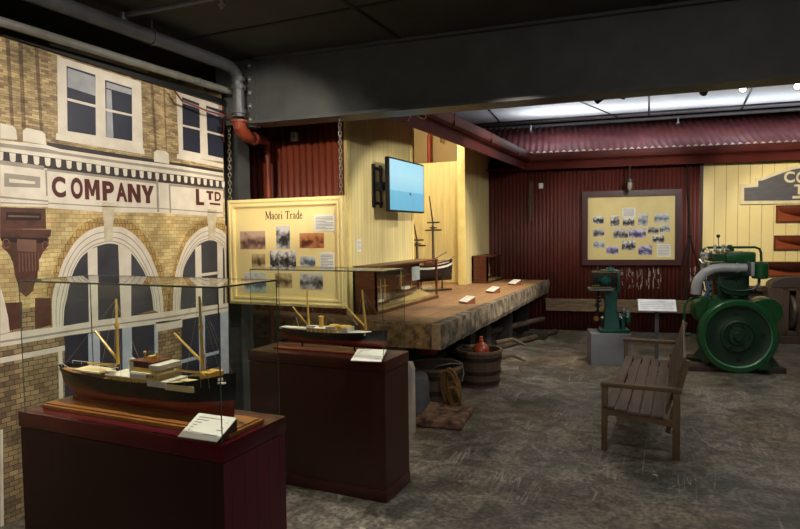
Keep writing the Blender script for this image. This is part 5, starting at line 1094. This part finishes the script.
# ------------------------------------------------------------ big green engine
m_gr = mat('green_enamel', '#184a27', .32, 0, '#123c1e', 5); m_gd = mat('dark_green_enamel', '#0f2f1c', .4, 0, '#0b2415', 5); m_gg = mat('light_grey_pipe_paint', '#8f9194', .4, 0, '#808285', 6)
AE = radians(13); Mg = frame((.68, 8.80, 0), AE); k = .0129
def gx(px): return (px-738.5)*k
def gz(py): return (374-py)*k*.978
t = thing('green_engine', 'large green engine with big flywheel facing the room', 'engine', (.68, 8.80, 0), AE)
for y in (.10, .75): MB(Mg).box((gx(690), y-.07, 0), (gx(784), y+.07, .07), .005).build('skid', mat('skid_timber', '#33221c', .8), t)
fw = MB(Mg); c = (gx(738.8), .02, gz(336.5)); R_ = .470
fw.k = 0; fw.lathe([(.40, -.05), (.405, -.06), (R_-.015, -.06), (R_, -.045), (R_, .07), (R_-.02, .08), (.40, .08), (.395, .03)], c, (0, 1, 0), 64, True)
fw.k = 1; fw.lathe([(.0, -.015), (.17, -.015), (.20, .0), (.33, .0), (.395, -.02), (.402, -.05), (.402, .05), (.0, .05)], c, (0, 1, 0), 64)
fw.build('flywheel', [m_gr, m_gd], t)
MB(Mg).lathe([(.385, -.028), (.392, -.034), (.399, -.05), (.392, -.045)], c, (0, 1, 0), 64, True).build('flywheel_ring', mat('worn_green_edge', '#5f8f6c', .3, .3), t)
for a in (0, 1, 2, 3): 
    q = (c[0]+.30*cos(a*pi/2+.05), c[1]-.002, c[2]+.30*sin(a*pi/2+.05)); MB(Mg).cyl((q[0], q[1]-.006, q[2]), (q[0], q[1]+.03, q[2]), .033, n=16).build('flywheel_hole', m_black, t)
MB(Mg).lathe([(.20, .0), (.20, -.03), (.185, -.035), (.18, -.02), (.12, -.015), (.11, -.04), (.06, -.045), (.05, -.07), (.0, -.07)], c, (0, 1, 0), 40).build('hub', m_gd, t)
for i in range(6): a = i*pi/3; MB(Mg).cyl((c[0]+.145*cos(a), c[1]-.045, c[2]+.145*sin(a)), (c[0]+.145*cos(a), c[1]-.01, c[2]+.145*sin(a)), .016, n=6).build('hub_bolt', m_gd, t)
Mu = Mg @ Matrix.Translation((.115, 0, 0)); Mv = Mg @ Matrix.Translation((.06, 0, 0))
# crankcase and base
MB(Mu).box((gx(712), .16, .07), (gx(766), .86, gz(318)), .03).build('crankcase', m_gr, t)
MB(Mu).add([(gx(705), .12, .07), (gx(772), .12, .07), (gx(772), .8, .07), (gx(705), .8, .07), (gx(714), .16, .25), (gx(763), .16, .25), (gx(763), .76, .25), (gx(714), .76, .25)], [(3, 2, 1, 0), (4, 5, 6, 7), (0, 1, 5, 4), (1, 2, 6, 5), (2, 3, 7, 6), (3, 0, 4, 7)]).build('bed', m_gd, t)
for px, r_ in ((712, .17), (766, .17)):
    MB(Mv).lathe([(0, 0), (r_, 0), (r_+.01, .02), (r_+.01, .28), (r_, .30), (0, .30)], (gx(px), .16, gz(313)), (0, 1, 0), 28).build('side_cover', m_gr, t)
for px, r_ in ((718, .12), (757, .10)): MB(Mv).lathe([(r_, 0), (r_, .1), (r_-.02, .11), (0, .11)], (gx(px), .12, gz(309)), (0, 1, 0), 24).build('bearing_cover', m_gr, t)
MB(Mv).lathe([(.06, 0), (.06, .02), (.03, .05), (.025, .08), (0, .085)], (gx(719), .25, gz(303)), n=14).build('filler_cap', m_gr, t)
MB(Mv).lathe([(.06, 0), (.06, .02), (.035, .04), (0, .045)], (gx(737), .25, gz(299)), n=14).build('filler_cap', m_gr, t)
# cylinder
MB(Mu).box((gx(716), .24, gz(304)), (gx(746), .74, gz(276)), .02).build('cylinder', m_gd, t)
MB(Mv).lathe([(.0, -.03), (.10, -.03), (.12, 0), (.12, .05)], (gx(731), .25, gz(288)), (0, 1, 0), 24).build('cylinder_door', m_gd, t)
MB(Mu).box((gx(712), .22, gz(277)), (gx(750), .78, gz(264)), .015).build('cylinder_head', m_gr, t)
MB(Mu).box((gx(724), .24, gz(263)), (gx(752), .74, gz(252)), .03).build('rocker_cover', m_gr, t)
MB(Mu).box((gx(711), .26, gz(262)), (gx(725), .6, gz(254)), .015).build('fuel_pump', m_gr, t)
MB(Mu).lathe([(.05, 0), (.055, .03), (.03, .05), (.03, .08), (.0, .085)], (gx(732), .45, gz(251.5)), n=14).build('oil_cap', m_gr, t)
for i, (px, py) in enumerate(((709, 258), (713, 252), (717, 250), (707, 264), (711, 268), (720, 252), (724, 250), (729, 250))):
    MB(Mv).cyl((gx(px), .22, gz(py)), (gx(px)+.03*(-1)**i, .3, gz(py)+.06), .016, n=8).sph((gx(px), .21, gz(py)), .024, 8).build('fitting', m_steel if i % 2 else m_gg, t)
for i, (a, b) in enumerate((((706, 272), (712, 300)), ((709, 280), (706, 300)), ((712, 276), (715, 303)), ((703, 287), (710, 294)))):
    MB(Mv).tube([(gx(a[0]), .2, gz(a[1])), (gx(a[0])+.03, .17, (gz(a[1])+gz(b[1]))/2), (gx(b[0]), .2, gz(b[1]))], .012, 7).build('fuel_line', (m_steel, mat('blue_hose', '#3a5fa0', .4), mat('copper_line', '#7d4a30', .4, .5), m_steel)[i], t)
for i, py in enumerate((279, 285, 291, 297)): MB(Mv).cyl((gx(712.5), .19, gz(py)), (gx(712.5), .19, gz(py)+.045), .02+.006*(i % 2), n=10).build('injector_part', m_steel, t)
# exhaust
MB(Mv).tube([(gx(744), .13, gz(268)), (gx(720), .13, gz(268)), (gx(714), .13, gz(269)), (gx(706), .13, gz(273)), (gx(700), .13, gz(280)), (gx(698), .13, gz(288)), (gx(697.5), .13, gz(295))], [.058, .06, .062, .062, .062, .062, .062], 18).build('exhaust_pipe', m_gg, t)
MB(Mv).lathe([(.068, -.015), (.07, 0), (.068, .015)], (gx(735.5), .13, gz(268)), (1, 0, 0), 18).build('exhaust_clamp', m_gg, t)
MB(Mv).box((gx(747), .06, gz(276)), (gx(750), .24, gz(262)), .006).build('exhaust_flange', m_gg, t)
MB(Mv).lathe([(0, 0), (.08, 0), (.095, .015), (.095, .19), (.08, .21), (.05, .22), (0, .225)], (gx(757.5), .16, gz(279)), n=22).build('air_filter', m_gr, t)
MB(Mv).tube([(gx(749), .16, gz(269)), (gx(754), .16, gz(269))], .045, 12).build('intake_stub', m_gr, t)
MB(Mv).tube([(gx(757), .16, gz(279)), (gx(756), .15, gz(285)), (gx(751), .14, gz(290)), (gx(742), .13, gz(291.5)), (gx(730), .13, gz(291)), (gx(722), .14, gz(287)), (gx(717), .15, gz(282))], .017, 10).build('breather_hose', m_gd, t)
# pipe frame on top
MB(Mu).tube([(gx(703), .3, gz(275)), (gx(703), .3, gz(252)), (gx(704), .3, gz(249)), (gx(707), .3, gz(247.3)), (gx(752), .3, gz(247.3)), (gx(756), .3, gz(249)), (gx(757.5), .3, gz(253)), (gx(757.5), .28, gz(262))], .016, 10).build('water_pipe', m_gr, t)
MB(Mu).tube([(gx(703), .3, gz(252)), (gx(703), .3, gz(280))], .022, 10).cyl((gx(701), .3, gz(254)), (gx(705.5), .3, gz(254)), .03).build('pipe_union', m_gg, t)
MB(Mu).cyl((gx(719.5), .35, gz(252)), (gx(718.7), .35, gz(237)), .007, n=8).build('lever', m_steel, t); MB(Mu).sph((gx(718.6), .35, gz(235.5)), .024).build('lever_knob', m_black, t)
MB(Mg).tube([(gx(693), .2, gz(338)), (gx(693), .2, gz(312)), (gx(694.5), .2, gz(305)), (gx(700), .2, gz(300)), (gx(712), .2, gz(298.5))], .016, 10).build('drain_pipe', m_gr, t)
MB(Mg).cyl((gx(687), .2, gz(338)), (gx(699), .2, gz(338)), .022, n=10).sph((gx(692), .2, gz(338)), .04).sph((gx(689), .18, gz(341)), .025).build('drain_valve', m_gr, t)
MB(Mg).tube([(gx(692), .2, gz(342)), (gx(689), .2, gz(350)), (gx(689), .18, gz(357)), (gx(694), .16, gz(361)), (gx(703), .14, gz(362)), (gx(708), .14, gz(364))], .014, 8).build('drain_hose', m_black, t)
MB(Mu).tube([(gx(746), .5, gz(297)), (gx(752), .5, gz(293)), (gx(758), .5, gz(293)), (gx(762), .5, gz(297))], .012, 8).build('overflow_hose', m_black, t)
MB(Mg).add([(gx(756), -.10, .07), (gx(768), -.10, .07), (gx(768), .1, .07), (gx(756), .1, .07), (gx(764), -.08, .19), (gx(765), -.08, .19), (gx(765), .1, .19), (gx(764), .1, .19)], [(3, 2, 1, 0), (4, 5, 6, 7), (0, 1, 5, 4), (1, 2, 6, 5), (2, 3, 7, 6), (3, 0, 4, 7)]).build('foot_gusset', m_gd, t)

# ------------------------------------------------------------ ceiling pipe with sprinklers over the back
t = thing('sprinkler_pipe', 'long silver sprinkler pipe under the far white ceiling', 'pipe', (-.5, 13, 4.0))
P0, P1 = Vector((-3.786, 12.311)+(3.95,)), Vector((1.920, 12.947)+(3.95,)); D_ = (P1-P0); P1 = P0+D_*1.3
MB().tube([P0, P1], .035, 10).build('pipe', mat('bright_pipe', '#a9abad', .35, .4), t)
for q in ((-2.696, 12.168), (-0.052, 12.638)):
    q = Vector(q+(3.88,)); MB().cyl(q+Vector((0, 0, .06)), q-Vector((0, 0, .04)), .02, n=8).cyl(q-Vector((0, 0, .05)), q-Vector((0, 0, .06)), .045, n=12).sph(q-Vector((0, 0, .09)), .03).build('sprinkler_head', mat('bright_pipe', '#a9abad', .35, .4), t)
o = tag(MB().tube([(-2.308, 5.250, 2.885), (-2.287, 5.250, 2.920), (-2.257, 5.250, 2.956), (-2.217, 5.250, 2.927), (-2.177, 5.250, 2.901), (-2.147, 5.250, 2.886), (-2.130, 5.250, 2.896), (-2.131, 5.250, 2.951), (-2.130, 5.250, 2.987)], .006, 6).build('white_cable', m_white), 'white cable looping from the fascia under the steel beam', 'cable')

# ------------------------------------------------------------ track spotlights and lights
def spot(p, tgt, W, ang, col, blend=.4, size=.03):
    l = bpy.data.lights.new('spot', 'SPOT'); l.energy = W; l.spot_size = radians(ang); l.spot_blend = blend; l.color = col; l.shadow_soft_size = size
    o = bpy.data.objects.new('spot', l); C.objects.link(o); o.location = p; d = Vector(tgt)-Vector(p); o.rotation_euler = d.to_track_quat('-Z', 'Y').to_euler(); return o
def fixture(p, tgt, label, lens=0, group=None, name='track_spotlight', ztop=None):
    p = Vector(p); d = (Vector(tgt)-p).normalized(); t = thing(name, label, 'spotlight', tuple(p), 0, group)
    MB().lathe([(.0, -.09), (.035, -.085), (.045, -.06), (.05, .055), (.046, .055), (.04, .0), (0, .0)], p-d*.06, d, 16).build('lamp_head', m_black, t)
    MB().cyl(p-d*.08, (p.x, p.y, ztop), .008, n=8).build('stem', m_black, t)
    MB().lathe([(.0, 0), (.038, 0), (.036, .004), (0, .004)], p-d*.045, d, 16).build('lens', mat('lit_lens', '#fff4e0', .3, emit=lens) if lens else mat('dark_lens', '#333333', .2), t)
warm = (1, .84, .62); neu = (1, .93, .82); cool = (.86, .93, 1)
ZT = 3.62
tr = []
for i, (q, tgt, W, lab, ln) in enumerate((((-1.065, 8.850), (XB, 7.3, 1.9), 300, 'first black track spotlight from the left below the beam', 0), ((-0.744, 8.879), (-1.9, 9.6, .95), 170, 'second black track spotlight from the left below the beam', 0),
        ((0.258, 9.039), fb(1.0, 1.9, 0), 190, 'middle black track spotlight below the beam', 0), ((0.707, 9.054), fb(3.8, 2.0, 0), 200, 'glowing track spotlight facing the room, second from the right', 12), ((1.327, 9.198), fb(4.4, 1.6, 0), 260, 'glowing track spotlight at the right edge below the beam', 12))):
    p = Vector(q+(3.62,)); tr.append(p)
    d = (Vector(tgt)-p).normalized()
    if ln: fixture(p, (p.x-.3, p.y-1, p.z-.45), lab, ln, ztop=4.0)
    else: fixture(p, tgt, lab, 0, ztop=4.0)
for y in (-.1, 1.2, 2.5, 3.8):
    spot((-1.3, y+.1, 3.40), (XM, y+.25, 1.8), 175, 75, (1, .92, .80), .6, .04)
for (p, tgt, W, ang) in (((-2.3, 2.15, 3.42), (-2.3, 2.16, 1.0), 270, 50), ((-2.35, 3.86, 3.42), (-2.35, 3.86, 1.1), 190, 45), ((-2.6, 3.1, 3.42), (-3.65, 4.8, 1.7), 110, 48)):
    spot(p, tgt, W, ang, (1, .88, .70), .5, .03)
for p, tgt, lab in (((-1.3, .2, 3.38), (XM, .7, 1.9), 'ceiling spotlight aimed at the near part of the mural'), ((-1.3, 2.6, 3.38), (XM, 2, 1.9), 'ceiling spotlight aimed at the middle of the mural')):
    fixture(p, tgt, lab, 0, ztop=3.5)
spot((-.3, 3.7, 2.80), (XB, 7.6, 1.55), 620, 38, (1, .90, .74), .35)
for p, tgt, lab in (((-1.9, 1.1, 3.0), (-3.95, 5.9, 2.45), 'added ceiling spotlight over the nearest display case brightening the red wall'),):
    fixture(p, tgt, lab, 0, ztop=3.5)  # fixture added for the lamp that brightens the red wall
spot(tr[1]+Vector((-.1, 0, -.12)), (-2.7, 8.8, .95), 260, 70, warm, .5)
spot((.3, 8.3, 3.9), (XB, 8.6, 1.3), 330, 52, (1, .88, .70), .3)
spot((-1.9, 1.2, 2.93), (-3.95, 5.86, 2.45), 420, 26, (1, .88, .70), .5)  # added lamp, set low to light the red wall under the beam
spot((-.8, 3.4, 3.4), (-1.1, 4.9, 0), 150, 85, (1, .92, .8), .8)  # added fill on the middle of the floor, without a fixture
spot((-.6, 8.0, 3.9), (-1.0, 8.6, 0), 120, 80, (1, .92, .8), .8)
spot(tr[2]+Vector((0, 0, -.12)), fb(1.0, 1.9, 0), 150, 60, neu, .5)
spot(tr[2]+Vector((-.3, 0, -.05)), fb(-.6, 1.6, 0), 25, 62, neu, .6)
spot(tr[3]+Vector((0, 0, -.12)), fb(3.6, 1.8, 0), 190, 60, warm, .5)
spot(tr[4]+Vector((0, 0, -.12)), fb(4.1, 1.5, 0), 230, 60, warm, .5)
# warm lamp in the recess behind the doorway
l = bpy.data.lights.new('recess', 'POINT'); l.energy = 90; l.color = (1, .86, .58); l.shadow_soft_size = .08; o = bpy.data.objects.new('recess', l); C.objects.link(o); o.location = (-3.95, 9.0, 3.5)
# uplights lying on the roof edge, shining on the white ceiling
def area(p, tgt, W, sx_, sy_, col):
    l = bpy.data.lights.new('area', 'AREA'); l.shape = 'RECTANGLE'; l.size = sx_; l.size_y = sy_; l.energy = W; l.color = col
    o = bpy.data.objects.new('area', l); C.objects.link(o); o.location = p; d = Vector(tgt)-Vector(p); o.rotation_euler = d.to_track_quat('-Z', 'Y').to_euler(); return o
for i, (u, W) in enumerate(((-.15, 15), (1.3, 9), (2.7, 9), (4.1, 9), (5.5, 9))):
    p = fb(u, 3.45, .06); area(p, p+Vector((.12, -.55, 1)), W, 1.35, .08, cool)
    spot(fb(u, 3.97, .45), fb(u, 3.3, -.3), 14, 120, cool, .8)
w = bpy.data.worlds.new('w'); bpy.context.scene.world = w; w.use_nodes = True; bg = w.node_tree.nodes['Background']; bg.inputs[0].default_value = rgb('#8a8f98'); bg.inputs[1].default_value = .09
# soft room light from the hall behind the camera, then an added fill for the engines
area((1.5, -1.5, 3.3), (-.5, 4, 0), 90, 3, 2, (1, .93, .85))
area((1.2, 6.1, 3.9), (.1, 9.0, .8), 130, 2.5, .8, (1, .95, .88))  # added front fill on the engines, hidden behind the beam
cam = bpy.data.cameras.new('camera'); co_ = bpy.data.objects.new('camera', cam); C.objects.link(co_)
cam.sensor_width = 36; cam.lens = 610*36/800; cam.clip_start = .05
co_.matrix_world = Matrix.Translation((0, 0, 1.85)) @ Matrix.Rotation(radians(24.65), 4, 'Z') @ Matrix.Rotation(radians(87.0), 4, 'X') @ Matrix.Rotation(-.013, 4, 'Z')
sc_ = bpy.context.scene; sc_.camera = co_
sc_.view_settings.view_transform = 'Standard'; sc_.view_settings.look = 'None'; sc_.view_settings.exposure = 0; sc_.view_settings.gamma = 1; sc_.view_settings.use_curve_mapping = False
# repeats share a group phrase
GROUPS = {'platform_label': 'slanted labels along the timber platform', 'display_case': 'glass ship cases on boarded plinths', 'steamship_model': 'steamship models in the glass cases',
          'case_label': 'text labels inside the glass cases', 'wooden_tub': 'wooden tubs under the platform', 'hanging_chain': 'chains holding the Maori Trade board', 'model_case': 'wooden model cases on the platform',
          'ship_model': 'small ship models in the wooden cases', 'half_hull_model': 'half hull models on the cream wall', 'track_spotlight': 'ceiling and track spotlights', 'spar': 'spars under the platform', 'timber_block': 'chocks under the platform', 'rope_coil': 'rope coils at the tubs'}
for o in list(C.objects):
    if o.parent is None and 'label' in o and 'group' not in o and o.name.split('.')[0] in GROUPS: o['group'] = GROUPS[o.name.split('.')[0]]
